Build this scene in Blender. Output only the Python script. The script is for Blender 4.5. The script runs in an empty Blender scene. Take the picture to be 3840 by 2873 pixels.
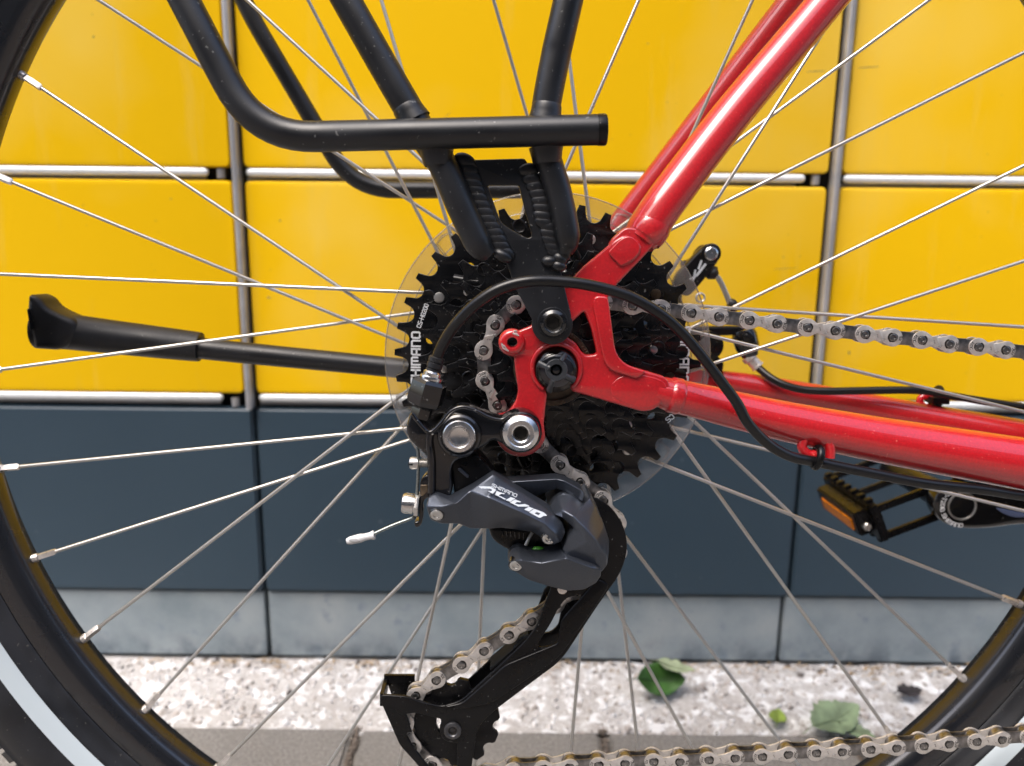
import bpy, bmesh, math, random
from mathutils import Vector, Matrix, noise
random.seed(7)
PI = math.pi
sc = bpy.context.scene
COL = sc.collection
# ------------------------------------------------------------------ camera, sky, sun, exposure
IW, IH, FOC = 3840.0, 2873.0, 3190.0          # photograph size and focal length in photograph pixels
PITCH_W, PITCH_B, YAW_B, ROLL = 0.2252, 0.139, -0.012, 0.011
CAM_B = Vector((-22.673, -443.139, 45.718))   # camera in the bicycle's own frame, millimetres
HUB_H = 361.0

def cam_axes(p, y, r):
    fwd = Vector((0, math.cos(p), -math.sin(p))); right = Vector((1, 0, 0)); up = Vector((0, math.sin(p), math.cos(p)))
    r2 = right*math.cos(r) + up*math.sin(r); u2 = -right*math.sin(r) + up*math.cos(r)
    Rz = Matrix.Rotation(y, 3, 'Z')
    return Rz @ r2, Rz @ u2, Rz @ fwd
RB, UB, FB = cam_axes(PITCH_B, YAW_B, ROLL)
RW, UW, FW = cam_axes(PITCH_W, 0.0, ROLL)
def mat3(r, u, f):
    m = Matrix((r, u, -f)); m.transpose(); return m
R_BW = mat3(RW, UW, FW) @ mat3(RB, UB, FB).transposed()      # bicycle frame -> world
CAM_W = R_BW @ CAM_B + Vector((0, 0, HUB_H))

cd = bpy.data.cameras.new('camera'); cam = bpy.data.objects.new('camera', cd); COL.objects.link(cam)
cd.sensor_fit = 'HORIZONTAL'; cd.sensor_width = 36.0; cd.lens = 36.0*FOC/IW
cd.clip_start = 0.01; cd.clip_end = 500
cam.matrix_world = Matrix.Translation(CAM_W*0.001) @ mat3(RW, UW, FW).to_4x4()
cd.dof.use_dof = True; cd.dof.focus_distance = 0.385; cd.dof.aperture_fstop = 8.5
sc.camera = cam

SUN_EL, SUN_AZ = math.radians(64), math.radians(-140)   # azimuth measured from +y towards +x
w = bpy.data.worlds.new('World'); sc.world = w; w.use_nodes = True
nt = w.node_tree; nt.nodes.clear()
sky = nt.nodes.new('ShaderNodeTexSky'); sky.sky_type = 'NISHITA'; sky.sun_disc = False
sky.sun_elevation = SUN_EL; sky.sun_rotation = SUN_AZ; sky.air_density = 1.0; sky.dust_density = 4.0; sky.ozone_density = 1.0
bgn = nt.nodes.new('ShaderNodeBackground'); bgn.inputs[1].default_value = 0.15
out = nt.nodes.new('ShaderNodeOutputWorld')
nt.links.new(sky.outputs[0], bgn.inputs[0]); nt.links.new(bgn.outputs[0], out.inputs[0])
sl = bpy.data.lights.new('sun', 'SUN'); sl.energy = 0.8; sl.angle = math.radians(35); sl.color = (1, 0.96, 0.9)
so = bpy.data.objects.new('sun', sl); COL.objects.link(so)
sdir = Vector((math.sin(SUN_AZ)*math.cos(SUN_EL), math.cos(SUN_AZ)*math.cos(SUN_EL), math.sin(SUN_EL)))
so.rotation_euler = sdir.to_track_quat('Z', 'Y').to_euler(); so.location = (0, -2, 3)
sc.view_settings.view_transform = 'Standard'; sc.view_settings.look = 'None'
sc.view_settings.exposure = 1.4; sc.view_settings.gamma = 1; sc.view_settings.use_curve_mapping = False
sc.render.engine = 'CYCLES'

# ------------------------------------------------------------------ photograph -> place
def U(px, py, Y):
    """point of the bicycle frame (mm) on the plane y = Y seen at photograph pixel px, py"""
    v = FB + RB*((px-IW/2)/FOC) - UB*((py-IH/2)/FOC)
    t = (Y - CAM_B.y)/v.y
    return CAM_B + v*t
def WY(px, py, Y):
    v = FW + RW*((px-IW/2)/FOC) - UW*((py-IH/2)/FOC)
    return CAM_W + v*((Y-CAM_W.y)/v.y)
def WZ(px, py, Z=0):
    v = FW + RW*((px-IW/2)/FOC) - UW*((py-IH/2)/FOC)
    return CAM_W + v*((Z-CAM_W.z)/v.z)
D = 1.7360
CR = dict(A=(1400, 1000, .36247), B=(2000, 1000, .36247), C=(1400, 1500, .36247), D=(1800, 1700, .36247),
          E=(1300, 2200, .49729), F=(1400, 300, .45310), G=(2500, 850, .60579), H=(3000, 1650, .37975),
          I=(0, 1000, .67812), L=(500, 0, .54372), M=(2100, 0, .54372), P=(2450, 850, .36258),
          Q=(2200, 650, .30220), V=(1250, 1650, .30211), W=(2800, 1250, .47016), X=(0, 0, D), S=(0, 0, 1.0))
def c(k, x, y):
    a = CR[k]; return (a[0]+x*a[2], a[1]+y*a[2])
def cc(k, pts):
    return [c(k, p[0], p[1]) + tuple(p[2:]) for p in pts]

# ------------------------------------------------------------------ materials
MATS = {}
def mat(name, col, rough=.5, metal=0., coat=0., spec=.5, noise_amt=0., noise_scale=60., bump=0., bump_scale=300.,
        rough_var=0., col2=None, aniso=0., trans=0., ior=1.45, alpha=1., emit=None, dust=None):
    m = bpy.data.materials.new(name); m.use_nodes = True; MATS[name] = m
    n = m.node_tree; b = n.nodes['Principled BSDF']
    b.inputs['Base Color'].default_value = (*col, 1); b.inputs['Roughness'].default_value = rough
    b.inputs['Metallic'].default_value = metal; b.inputs['Coat Weight'].default_value = coat
    b.inputs['Coat Roughness'].default_value = .02; b.inputs['Coat IOR'].default_value = 1.62; b.inputs['Specular IOR Level'].default_value = spec
    b.inputs['Transmission Weight'].default_value = trans; b.inputs['IOR'].default_value = ior
    b.inputs['Alpha'].default_value = alpha
    if noise_amt or rough_var or bump or col2:
        tc = n.nodes.new('ShaderNodeTexCoord')
        nz = n.nodes.new('ShaderNodeTexNoise'); nz.inputs['Scale'].default_value = noise_scale; nz.inputs['Detail'].default_value = 6
        n.links.new(tc.outputs['Object'], nz.inputs['Vector'])
        if noise_amt or col2:
            mx = n.nodes.new('ShaderNodeMix'); mx.data_type = 'RGBA'
            mx.inputs[6].default_value = (*[x*(1-noise_amt) for x in col], 1)
            mx.inputs[7].default_value = (*(col2 if col2 else [min(1, x*(1+noise_amt)) for x in col]), 1)
            rp_ = n.nodes.new('ShaderNodeMapRange'); rp_.inputs[1].default_value = .38; rp_.inputs[2].default_value = .66
            n.links.new(nz.outputs[0], rp_.inputs[0]); n.links.new(rp_.outputs[0], mx.inputs[0])
            n.links.new(mx.outputs[2], b.inputs['Base Color'])
        if dust:
            nd = n.nodes.new('ShaderNodeTexNoise'); nd.inputs['Scale'].default_value = 620; nd.inputs['Detail'].default_value = 1
            n.links.new(tc.outputs['Object'], nd.inputs['Vector'])
            rd_ = n.nodes.new('ShaderNodeMapRange'); rd_.inputs[1].default_value = .72; rd_.inputs[2].default_value = .77; rd_.inputs[4].default_value = .8
            n.links.new(nd.outputs[0], rd_.inputs[0])
            md_ = n.nodes.new('ShaderNodeMix'); md_.data_type = 'RGBA'; md_.inputs[7].default_value = (*dust, 1)
            if b.inputs['Base Color'].links: n.links.new(b.inputs['Base Color'].links[0].from_socket, md_.inputs[6])
            else: md_.inputs[6].default_value = (*col, 1)
            n.links.new(rd_.outputs[0], md_.inputs[0]); n.links.new(md_.outputs[2], b.inputs['Base Color'])
        if rough_var:
            mr = n.nodes.new('ShaderNodeMapRange'); mr.inputs[3].default_value = max(0, rough-rough_var); mr.inputs[4].default_value = rough+rough_var
            mr.inputs[1].default_value = .3; mr.inputs[2].default_value = .7
            n.links.new(nz.outputs[0], mr.inputs[0]); n.links.new(mr.outputs[0], b.inputs['Roughness'])
        if bump:
            n2 = n.nodes.new('ShaderNodeTexNoise'); n2.inputs['Scale'].default_value = bump_scale; n2.inputs['Detail'].default_value = 3
            n.links.new(tc.outputs['Object'], n2.inputs['Vector'])
            bp = n.nodes.new('ShaderNodeBump'); bp.inputs['Strength'].default_value = 1; bp.inputs['Distance'].default_value = bump
            n.links.new(n2.outputs[0], bp.inputs['Height']); n.links.new(bp.outputs[0], b.inputs['Normal'])
    return m
red = mat('red_gloss_paint', (.50, .005, .010), .42, 0.0, 1.0, noise_amt=.10, noise_scale=900, spec=.6, dust=(.66, .10, .08))
blk = mat('satin_black_coating', (.0065, .0075, .010), .40, 0, 0, .7, noise_amt=.25, noise_scale=50, rough_var=.06, bump=.00002, bump_scale=2500, dust=(.14, .14, .135))
blkp = mat('black_plastic', (.004, .004, .0045), .30, 0, 0, .34, rough_var=.08, noise_amt=.2, noise_scale=120, dust=(.14, .14, .135))
glossb = mat('gloss_black_metal', (.006, .006, .007), .18, 0, .5, .5, rough_var=.06, noise_scale=80, dust=(.14, .14, .135))
rub = mat('black_rubber', (.012, .013, .016), .46, 0, 0, .55, noise_amt=.3, noise_scale=40, rough_var=.08, bump=.00003, bump_scale=900, dust=(.09, .085, .08))
spr = mat('black_plated_steel', (.0045, .0045, .005), .26, 0, 0, .5, noise_amt=.4, noise_scale=90, rough_var=.08, dust=(.14, .14, .135))
edge = mat('worn_edge_steel', (.09, .09, .09), .4, .7, noise_amt=.4, noise_scale=200)
steel = mat('stainless_steel', (.58, .57, .55), .33, .85)
nick = mat('nickel_plate', (.78, .74, .70), .34, .68, rough_var=.10, noise_amt=.25, noise_scale=350, col2=(.76, .72, .68))
nickd = mat('grey_chain_steel', (.30, .29, .285), .38, 1., rough_var=.1, noise_amt=.3, noise_scale=300)
pinm = mat('chain_pin_steel', (.34, .33, .32), .34, 1., rough_var=.08, noise_amt=.3, noise_scale=600)
grime_and_shade = mat('grease_and_recess_shade', (.015, .013, .011), .45, 0, 0, .5, noise_amt=.4, noise_scale=500)  # grease on the chain; in bolt sockets it paints the shade of the recess
alu = mat('machined_aluminium', (.70, .69, .68), .24, 1., rough_var=.05, noise_scale=300)
grey = mat('grey_metallic_paint', (.070, .080, .100), .34, .7, .1, .5, noise_amt=.12, noise_scale=2600, rough_var=.02)
white = mat('white_print', (.72, .74, .76), .5)
whiteg = mat('pale_grey_print', (.52, .56, .60), .5)
refl = mat('reflective_stripe', (.50, .57, .61), .35, 0, 0, .6)
wcap = mat('white_plastic', (.62, .62, .62), .4)
rimm = mat('black_anodised_rim', (.010, .011, .014), .27, .2, .5, .9, rough_var=.05, noise_scale=30)
amber = mat('amber_reflector', (.80, .25, .01), .25, 0, .3, .5, noise_amt=.3, noise_scale=900)
grn = mat('green_plastic', (.05, .22, .02), .4)
fluor = mat('grease_film', (.05, .035, .02), .4, .3, noise_amt=.4, noise_scale=200)
brn = mat('bronze_lockring', (.17, .13, .09), .4, .7, noise_amt=.4, noise_scale=200)
# clear plastic: mostly see-through with a gloss
clear = bpy.data.materials.new('clear_plastic'); clear.use_nodes = True
n = clear.node_tree; n.nodes.clear()
o_ = n.nodes.new('ShaderNodeOutputMaterial'); tr = n.nodes.new('ShaderNodeBsdfTransparent'); tr.inputs[0].default_value = (.97, .97, .97, 1)
gl = n.nodes.new('ShaderNodeBsdfGlossy'); gl.inputs['Roughness'].default_value = .12
df = n.nodes.new('ShaderNodeBsdfDiffuse'); df.inputs[0].default_value = (.75, .76, .78, 1)
lw = n.nodes.new('ShaderNodeFresnel'); lw.inputs[0].default_value = 1.5
m1 = n.nodes.new('ShaderNodeMixShader'); m2 = n.nodes.new('ShaderNodeMixShader'); m2.inputs[0].default_value = .15
n.links.new(lw.outputs[0], m1.inputs[0]); n.links.new(tr.outputs[0], m1.inputs[1]); n.links.new(gl.outputs[0], m1.inputs[2])
n.links.new(m1.outputs[0], m2.inputs[1]); n.links.new(df.outputs[0], m2.inputs[2]); n.links.new(m2.outputs[0], o_.inputs[0])
smoke = bpy.data.materials.new('smoked_clear_plastic'); smoke.use_nodes = True
n = smoke.node_tree; n.nodes.clear()
o_ = n.nodes.new('ShaderNodeOutputMaterial'); tr = n.nodes.new('ShaderNodeBsdfTransparent'); tr.inputs[0].default_value = (.38, .38, .42, 1)
gl = n.nodes.new('ShaderNodeBsdfGlossy'); gl.inputs['Roughness'].default_value = .06
lw = n.nodes.new('ShaderNodeFresnel'); lw.inputs[0].default_value = 1.6
m1 = n.nodes.new('ShaderNodeMixShader')
n.links.new(lw.outputs[0], m1.inputs[0]); n.links.new(tr.outputs[0], m1.inputs[1]); n.links.new(gl.outputs[0], m1.inputs[2]); n.links.new(m1.outputs[0], o_.inputs[0])

# ------------------------------------------------------------------ mesh helpers (coordinates in mm, objects in m)
def link(name, me, parent=None, ang=32):
    if ang is not None:
        bm = bmesh.new(); bm.from_mesh(me)
        lim = math.radians(ang)
        for f in bm.faces: f.smooth = True
        for e in bm.edges:
            if len(e.link_faces) == 2 and e.calc_face_angle(0) > lim: e.smooth = False
        bm.to_mesh(me); bm.free()
    o = bpy.data.objects.new(name, me); COL.objects.link(o)
    if parent is not None: o.parent = parent
    return o
def finish(name, bm, m, parent=None, ang=32, scale=.001):
    bmesh.ops.recalc_face_normals(bm, faces=bm.faces)
    for v in bm.verts: v.co *= scale
    me = bpy.data.meshes.new(name); bm.to_mesh(me); bm.free()
    for x in (m if isinstance(m, (list, tuple)) else [m]): me.materials.append(x)
    return link(name, me, parent, ang)
def tag(o, label=None, cat=None, group=None, kind=None):
    if label: o['label'] = label
    if cat: o['category'] = cat
    if group: o['group'] = group
    if kind: o['kind'] = kind
    return o

def rp(pts, closed=True, seg=7):
    """polygon with rounded corners: points (x, y[, r]) where r is the cut-back length in the same unit"""
    out = []; n = len(pts)
    for i, p in enumerate(pts):
        r = p[2] if len(p) > 2 else 0
        if r <= 0 or (not closed and i in (0, n-1)): out.append((p[0], p[1])); continue
        a = pts[i-1]; b = pts[(i+1) % n]; P = Vector(p[:2])
        va = Vector(a[:2])-P; vb = Vector(b[:2])-P
        ra = min(r, va.length*.49); rb = min(r, vb.length*.49)
        A = P+va.normalized()*ra; B = P+vb.normalized()*rb
        for k in range(seg+1):
            t = k/seg; q = A*(1-t)**2 + P*2*t*(1-t) + B*t*t; out.append((q.x, q.y))
    return out
def arc(cx, cy, r, a0, a1, n=16):
    return [(cx+r*math.cos(math.radians(a0+(a1-a0)*k/n)), cy+r*math.sin(math.radians(a0+(a1-a0)*k/n))) for k in range(n+1)]

def clean(lp):
    """drop doubled points and hairpin corners, which would throw spikes in the bevel"""
    P = [Vector((p[0], p[1])) for p in lp]; ch = True
    while ch and len(P) > 4:
        ch = False; Q = []
        for p in P:
            if not Q or (p-Q[-1]).length > .12: Q.append(p)
        if (Q[0]-Q[-1]).length < .12: Q.pop()
        P = Q; n_ = len(P)
        for i in range(n_):
            a = P[i]-P[i-1]; b = P[(i+1) % n_]-P[i]
            if a.angle(b, 0) > math.radians(128): P.pop(i); ch = True; break
    return [(p.x, p.y) for p in P]
def prism_mesh(loops, Yf, Yb, bevel=.3, bres=2):
    """loops in (x, z) mm of the bicycle frame; front at Yf (towards the viewer), back at Yb"""
    loops = [clean(lp) for lp in loops]
    cu = bpy.data.curves.new('tmp', 'CURVE'); cu.dimensions = '2D'; cu.fill_mode = 'BOTH'
    for lp in loops:
        s = cu.splines.new('POLY'); s.points.add(len(lp)-1); s.use_cyclic_u = True
        for i, p in enumerate(lp): s.points[i].co = (p[0], p[1], 0, 1)
    h = abs(Yb-Yf)/2; bevel = min(bevel, h*.95)
    cu.extrude = max(0, h-bevel); cu.bevel_depth = bevel; cu.bevel_resolution = bres; cu.offset = -bevel
    ob = bpy.data.objects.new('tmp', cu); COL.objects.link(ob)
    me = bpy.data.meshes.new_from_object(ob)
    bpy.data.objects.remove(ob); bpy.data.curves.remove(cu)
    bm = bmesh.new(); bm.from_mesh(me); bpy.data.meshes.remove(me)
    bmesh.ops.remove_doubles(bm, verts=bm.verts, dist=1e-4)
    Ym = (Yf+Yb)/2
    for v in bm.verts: v.co = Vector((v.co.x, Ym-v.co.z, v.co.y))
    return bm
def xz(px, Y):
    r = []
    for p in px:
        q = U(p[0], p[1], Y); r.append((q.x, q.z))
    return r
def prism(name, outline, Yf, Yb, m, parent, bevel=.3, holes=(), ang=32, tilt=None):
    loops = [xz(outline, Yf)] + [xz(h, Yf) for h in holes]
    bm = prism_mesh(loops, Yf, Yb, bevel)
    if tilt: 
        for v in bm.verts: v.co.y += tilt(v.co)
    return finish(name, bm, m, parent, ang)

def catmull(P, n=8):
    if len(P) < 3: return P
    out = []
    for i in range(len(P)-1):
        p0 = P[i-1] if i else P[0]*2-P[1]; p1 = P[i]; p2 = P[i+1]; p3 = P[i+2] if i+2 < len(P) else P[-1]*2-P[-2]
        for k in range(n):
            t = k/n
            out.append(.5*((2*p1)+(p2-p0)*t+(2*p0-5*p1+4*p2-p3)*t*t+(3*p1-p0-3*p2+p3)*t**3))
    out.append(P[-1]); return out
def fillet3(P, r, n=10):
    out = [P[0]]
    for i in range(1, len(P)-1):
        rr = r[i] if isinstance(r, (list, tuple)) else r
        va = P[i-1]-P[i]; vb = P[i+1]-P[i]
        if rr <= 0: out.append(P[i]); continue
        A = P[i]+va.normalized()*min(rr, va.length*.49); B = P[i]+vb.normalized()*min(rr, vb.length*.49)
        for k in range(n+1):
            t = k/n; out.append(A*(1-t)**2+P[i]*2*t*(1-t)+B*t*t)
    out.append(P[-1]); return out
def sweep(bm, P, R, seg=20, cap=True, flat=1.0, up=None, mi=0):
    """tube along 3-D points P (mm) with radius R (number or list); flat squashes the second axis"""
    n = len(P); rs = R if isinstance(R, (list, tuple)) else [R]*n
    T = []
    for i in range(n):
        a = P[max(0, i-1)]; b = P[min(n-1, i+1)]; T.append((b-a).normalized())
    u = up or Vector((0, 0, 1))
    if abs(u.dot(T[0])) > .95: u = Vector((1, 0, 0))
    u = (u-T[0]*u.dot(T[0])).normalized(); rings = []
    for i in range(n):
        if i:
            u = u-T[i]*u.dot(T[i]); u.normalize()
        v = T[i].cross(u)
        rings.append([bm.verts.new(P[i]+(u*math.cos(2*PI*k/seg)+v*math.sin(2*PI*k/seg)*flat)*rs[i]) for k in range(seg)])
    for i in range(n-1):
        for k in range(seg):
            f = bm.faces.new((rings[i][k], rings[i][(k+1) % seg], rings[i+1][(k+1) % seg], rings[i+1][k])); f.material_index = mi
    if cap:
        f = bm.faces.new(rings[0]); f.material_index = mi
        f = bm.faces.new(rings[-1][::-1]); f.material_index = mi
    return rings
def resample(vals, n):
    m = len(vals)-1; out = []
    for i in range(n):
        t = i/(n-1)*m; k = min(int(t), m-1); out.append(vals[k]*(1-(t-k))+vals[k+1]*(t-k))
    return out
def tube(name, pts, r, m, parent, smooth=True, fil=None, seg=22, flat=1., px=False, ang=50, up=None):
    """pts: (px, py, Y) ; r in mm or list per point (mm)"""
    P = [U(*p) for p in pts]
    rs = r if isinstance(r, (list, tuple)) else [r]*len(P)
    if fil is not None:
        Q = fillet3(P, fil); 
        L0 = [0.0]
        for i in range(1, len(P)): L0.append(L0[-1]+(P[i]-P[i-1]).length)
        L1 = [0.0]
        for i in range(1, len(Q)): L1.append(L1[-1]+(Q[i]-Q[i-1]).length)
        R2 = []
        for l in L1:
            t = l/L1[-1]*L0[-1]; k = 0
            while k < len(L0)-2 and L0[k+1] < t: k += 1
            f = min(1, (t-L0[k])/max(1e-6, L0[k+1]-L0[k])); R2.append(rs[k]*(1-f)+rs[k+1]*f)
        P, rs = Q, R2
    elif smooth and len(P) > 2:
        n0 = len(P); P = catmull(P, 8); rs = resample(rs, len(P))
    bm = bmesh.new(); sweep(bm, P, rs, seg, True, flat, up)
    return finish(name, bm, m, parent, ang)
def lathe_bm(bm, C, axis, prof, seg=36, mi=0, phase=0.):
    """prof: (radius, distance along axis)"""
    axis = axis.normalized(); u = Vector((0, 0, 1))
    if abs(u.dot(axis)) > .9: u = Vector((1, 0, 0))
    u = (u-axis*u.dot(axis)).normalized(); v = axis.cross(u); rings = []
    for r, d in prof:
        if r < 1e-6: rings.append([bm.verts.new(C+axis*d)])
        else: rings.append([bm.verts.new(C+axis*d+(u*math.cos(2*PI*k/seg+phase)+v*math.sin(2*PI*k/seg+phase))*r) for k in range(seg)])
    for a, b in zip(rings, rings[1:]):
        if len(a) == 1 and len(b) == 1: continue
        for k in range(seg):
            k2 = (k+1) % seg
            if len(a) == 1: f = bm.faces.new((a[0], b[k], b[k2]))
            elif len(b) == 1: f = bm.faces.new((a[k], b[0], a[k2]))
            else: f = bm.faces.new((a[k], b[k], b[k2], a[k2]))
            f.material_index = mi
FR = Vector((0, -1, 0))
def lathe(name, pt, prof, m, parent, seg=36, axis=FR, ang=30, phase=0.):
    C = pt if isinstance(pt, Vector) else U(*pt)
    bm = bmesh.new(); lathe_bm(bm, C, axis, prof, seg, 0, phase)
    return finish(name, bm, m, parent, ang)
def socket_bolt(name, pt, r, h, rs, m, parent, axis=FR, depth=1.6, washer=None, dish=0.):
    """cylinder head with a chamfered rim and a recessed dark hexagonal socket"""
    C = pt if isinstance(pt, Vector) else U(*pt)
    bm = bmesh.new()
    lathe_bm(bm, C, axis, [(0, -.2), (r, -.2), (r, h*.62), (r*.97, h*.78), (r*.74, h), (r*.70, h*.96), (rs*1.3, h*.95), (rs*1.1, h*.95-.35)], 40)
    lathe_bm(bm, C, axis, [(rs*1.1, h*.95-.35), (rs*.9, h*.95-.6)], 40, 1)
    lathe_bm(bm, C, axis, [(rs*1.0, h*.95-.55), (rs*.96, h*.95-.6-depth), (0, h*.95-.8-depth)], 6, 1)
    return finish(name, bm, [m, grime_and_shade], parent, 25)  # second material puts the shade of the socket into its colour
def facet(name, V, F, Yb, m, parent, bevel=.5, bseg=3, ang=40):
    """faceted plate: V (px, py, Y) front vertices with their own depth, F front faces; sides run back to Yb"""
    P = [U(*v) for v in V]
    bm = bmesh.new(); vs = [bm.verts.new(p) for p in P]
    for f in F: bm.faces.new([vs[i] for i in f])
    be = [e for e in bm.edges if e.is_boundary]
    bv = {v for e in be for v in e.verts}
    low = {v: bm.verts.new(Vector((v.co.x, Yb, v.co.z))) for v in bv}
    for e in be:
        a, b = e.verts; bm.faces.new((a, b, low[b], low[a]))
    be2 = [e for e in bm.edges if e.is_boundary]
    bmesh.ops.contextual_create(bm, geom=be2)
    bmesh.ops.recalc_face_normals(bm, faces=bm.faces)
    if bevel:
        es = [e for e in bm.edges if not all(v in low.values() for v in e.verts) and e.calc_face_angle(0) > .12]
        bmesh.ops.bevel(bm, geom=es, offset=bevel, segments=bseg, profile=.6, affect='EDGES', clamp_overlap=True)
    return finish(name, bm, m, parent, ang)
def box_bm(bm, a, b, mi=0):
    vs = [bm.verts.new((x, y, z)) for x in (a[0], b[0]) for y in (a[1], b[1]) for z in (a[2], b[2])]
    for f in ((0, 1, 3, 2), (4, 6, 7, 5), (0, 4, 5, 1), (2, 3, 7, 6), (0, 2, 6, 4), (1, 5, 7, 3)):
        q = bm.faces.new([vs[i] for i in f]); q.material_index = mi
    return vs
# stroke lettering
GL = {'S': (4, [[(4, 5), (.7, 5), (0, 4.3), (0, 3.2), (.7, 2.5), (3.3, 2.5), (4, 1.8), (4, .7), (3.3, 0), (0, 0)]]),
      'H': (4, [[(0, 0), (0, 5)], [(4, 0), (4, 5)], [(0, 2.5), (4, 2.5)]]), 'I': (0, [[(0, 0), (0, 5)]]),
      'M': (5.2, [[(0, 0), (0, 5), (4.5, 5), (5.2, 4.3), (5.2, 0)], [(2.6, 0), (2.6, 5)]]),
      'A': (4, [[(0, 0), (0, 4.3), (.7, 5), (4, 5), (4, 0)], [(0, 2), (4, 2)]]),
      'N': (4, [[(0, 0), (0, 5), (3.3, 5), (4, 4.3), (4, 0)]]),
      'O': (4, [[(.7, 0), (3.3, 0), (4, .7), (4, 4.3), (3.3, 5), (.7, 5), (0, 4.3), (0, .7), (.7, 0)]]),
      'C': (3.4, [[(3.4, 4.2), (2.8, 5), (.8, 5), (0, 4.2), (0, .8), (.8, 0), (2.8, 0), (3.4, .8)]]),
      'G': (3.6, [[(3.6, 4.2), (2.9, 5), (.8, 5), (0, 4.2), (0, .8), (.8, 0), (3.6, 0), (3.6, 2.3), (2, 2.3)]]),
      '-': (1.8, [[(0, 2.3), (1.8, 2.3)]]), '2': (3.2, [[(0, 4.2), (.7, 5), (2.5, 5), (3.2, 4.3), (3.2, 3.4), (0, .4), (0, 0), (3.2, 0)]]),
      '0': (3.2, [[(.7, 0), (2.5, 0), (3.2, .7), (3.2, 4.3), (2.5, 5), (.7, 5), (0, 4.3), (0, .7), (.7, 0)]]),
      '9': (3.2, [[(3.2, 2.6), (.7, 2.6), (0, 3.3), (0, 4.3), (.7, 5), (2.5, 5), (3.2, 4.3), (3.2, .7), (2.5, 0), (.3, 0)]]),
      'K': (3.4, [[(0, 0), (0, 5)], [(3.4, 5), (.3, 2.4), (3.4, 0)]]), 'X': (3.4, [[(0, 0), (3.4, 5)], [(0, 5), (3.4, 0)]]),
      'T': (3.8, [[(0, 5), (3.8, 5)], [(1.9, 5), (1.9, 0)]]), 'E': (3.2, [[(3.2, 5), (0, 5), (0, 0), (3.2, 0)], [(0, 2.5), (2.8, 2.5)]]),
      'R': (3.6, [[(0, 0), (0, 5), (3, 5), (3.6, 4.3), (3.6, 3.1), (3, 2.5), (0, 2.5)], [(1.8, 2.5), (3.6, 0)]]),
      'F': (3.2, [[(3.2, 5), (0, 5), (0, 0)], [(0, 2.5), (2.8, 2.5)]]), ' ': (2, [])}
def ribbon(bm, pts, t, f):
    """flat stroke of thickness t along 2-D pts, mapped by f to 3-D"""
    n = len(pts); L = []; R = []
    cl = n > 2 and (Vector(pts[0])-Vector(pts[-1])).length < 1e-6
    for i in range(n):
        p = Vector(pts[i])
        a = Vector(pts[i-1]) if i else (Vector(pts[-2]) if cl else None)
        b = Vector(pts[i+1]) if i < n-1 else (Vector(pts[1]) if cl else None)
        d1 = (p-a).normalized() if a is not None else None; d2 = (b-p).normalized() if b is not None else None
        if d1 is None: d1 = d2; p = p-d2*t*.5
        if d2 is None: d2 = d1; p = p+d1*t*.5
        nn = Vector((-(d1+d2).y, (d1+d2).x)).normalized(); k = 1/max(.5, nn.dot(Vector((-d1.y, d1.x))))
        L.append(bm.verts.new(f(p+nn*t*.5*k))); R.append(bm.verts.new(f(p-nn*t*.5*k)))
    for i in range(n-1): bm.faces.new((L[i], L[i+1], R[i+1], R[i]))
def lettering(name, text, f, h, t, m, parent, gap=1.5, shear=0., k=1.):
    """f maps (u, v) in letter units scaled so that the cap height is h; laid 0.05 mm proud"""
    bm = bmesh.new(); x = 0; s = h/5
    for ch in text:
        wd, st = GL[ch]
        for poly in st: ribbon(bm, [((x+(q[0]+shear*q[1]))*s*k, q[1]*s) for q in poly], t, f)
        x += wd+gap
    return finish(name, bm, m, parent, None)

# ================================================================== SETTING (world frame, mm)
def tex_mat(name, base, build):
    m = bpy.data.materials.new(name); m.use_nodes = True; n = m.node_tree; b = n.nodes['Principled BSDF']
    tc = n.nodes.new('ShaderNodeTexCoord'); build(n, b, tc); return m
def ramp(n, src, stops):
    r = n.nodes.new('ShaderNodeValToRGB'); e = r.color_ramp.elements
    e[0].position, e[0].color = stops[0][0], (*stops[0][1], 1); e[1].position, e[1].color = stops[-1][0], (*stops[-1][1], 1)
    for p, q in stops[1:-1]: x = e.new(p); x.color = (*q, 1)
    n.links.new(src, r.inputs[0]); return r.outputs[0]
def nz(n, tc, scale, detail=5, rough=.55, sc3=None):
    t = n.nodes.new('ShaderNodeTexNoise'); t.inputs['Scale'].default_value = scale; t.inputs['Detail'].default_value = detail; t.inputs['Roughness'].default_value = rough
    if sc3:
        mp = n.nodes.new('ShaderNodeMapping'); mp.inputs['Scale'].default_value = sc3; n.links.new(tc.outputs['Object'], mp.inputs[0]); n.links.new(mp.outputs[0], t.inputs[0])
    else: n.links.new(tc.outputs['Object'], t.inputs[0])
    return t.outputs[0]
def mixc(n, fac, a, b, mode='MIX', f=None):
    m = n.nodes.new('ShaderNodeMix'); m.data_type = 'RGBA'; m.blend_type = mode
    if fac is not None: n.links.new(fac, m.inputs[0])
    else: m.inputs[0].default_value = f
    for s, v in ((6, a), (7, b)):
        if isinstance(v, tuple): m.inputs[s].default_value = (*v, 1)
        else: n.links.new(v, m.inputs[s])
    return m.outputs[2]
def bumpn(n, b, src, dist, prev=None):
    p = n.nodes.new('ShaderNodeBump'); p.inputs['Distance'].default_value = dist; n.links.new(src, p.inputs['Height'])
    if prev: n.links.new(prev, p.inputs['Normal'])
    n.links.new(p.outputs[0], b.inputs['Normal']); return p.outputs[0]
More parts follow.
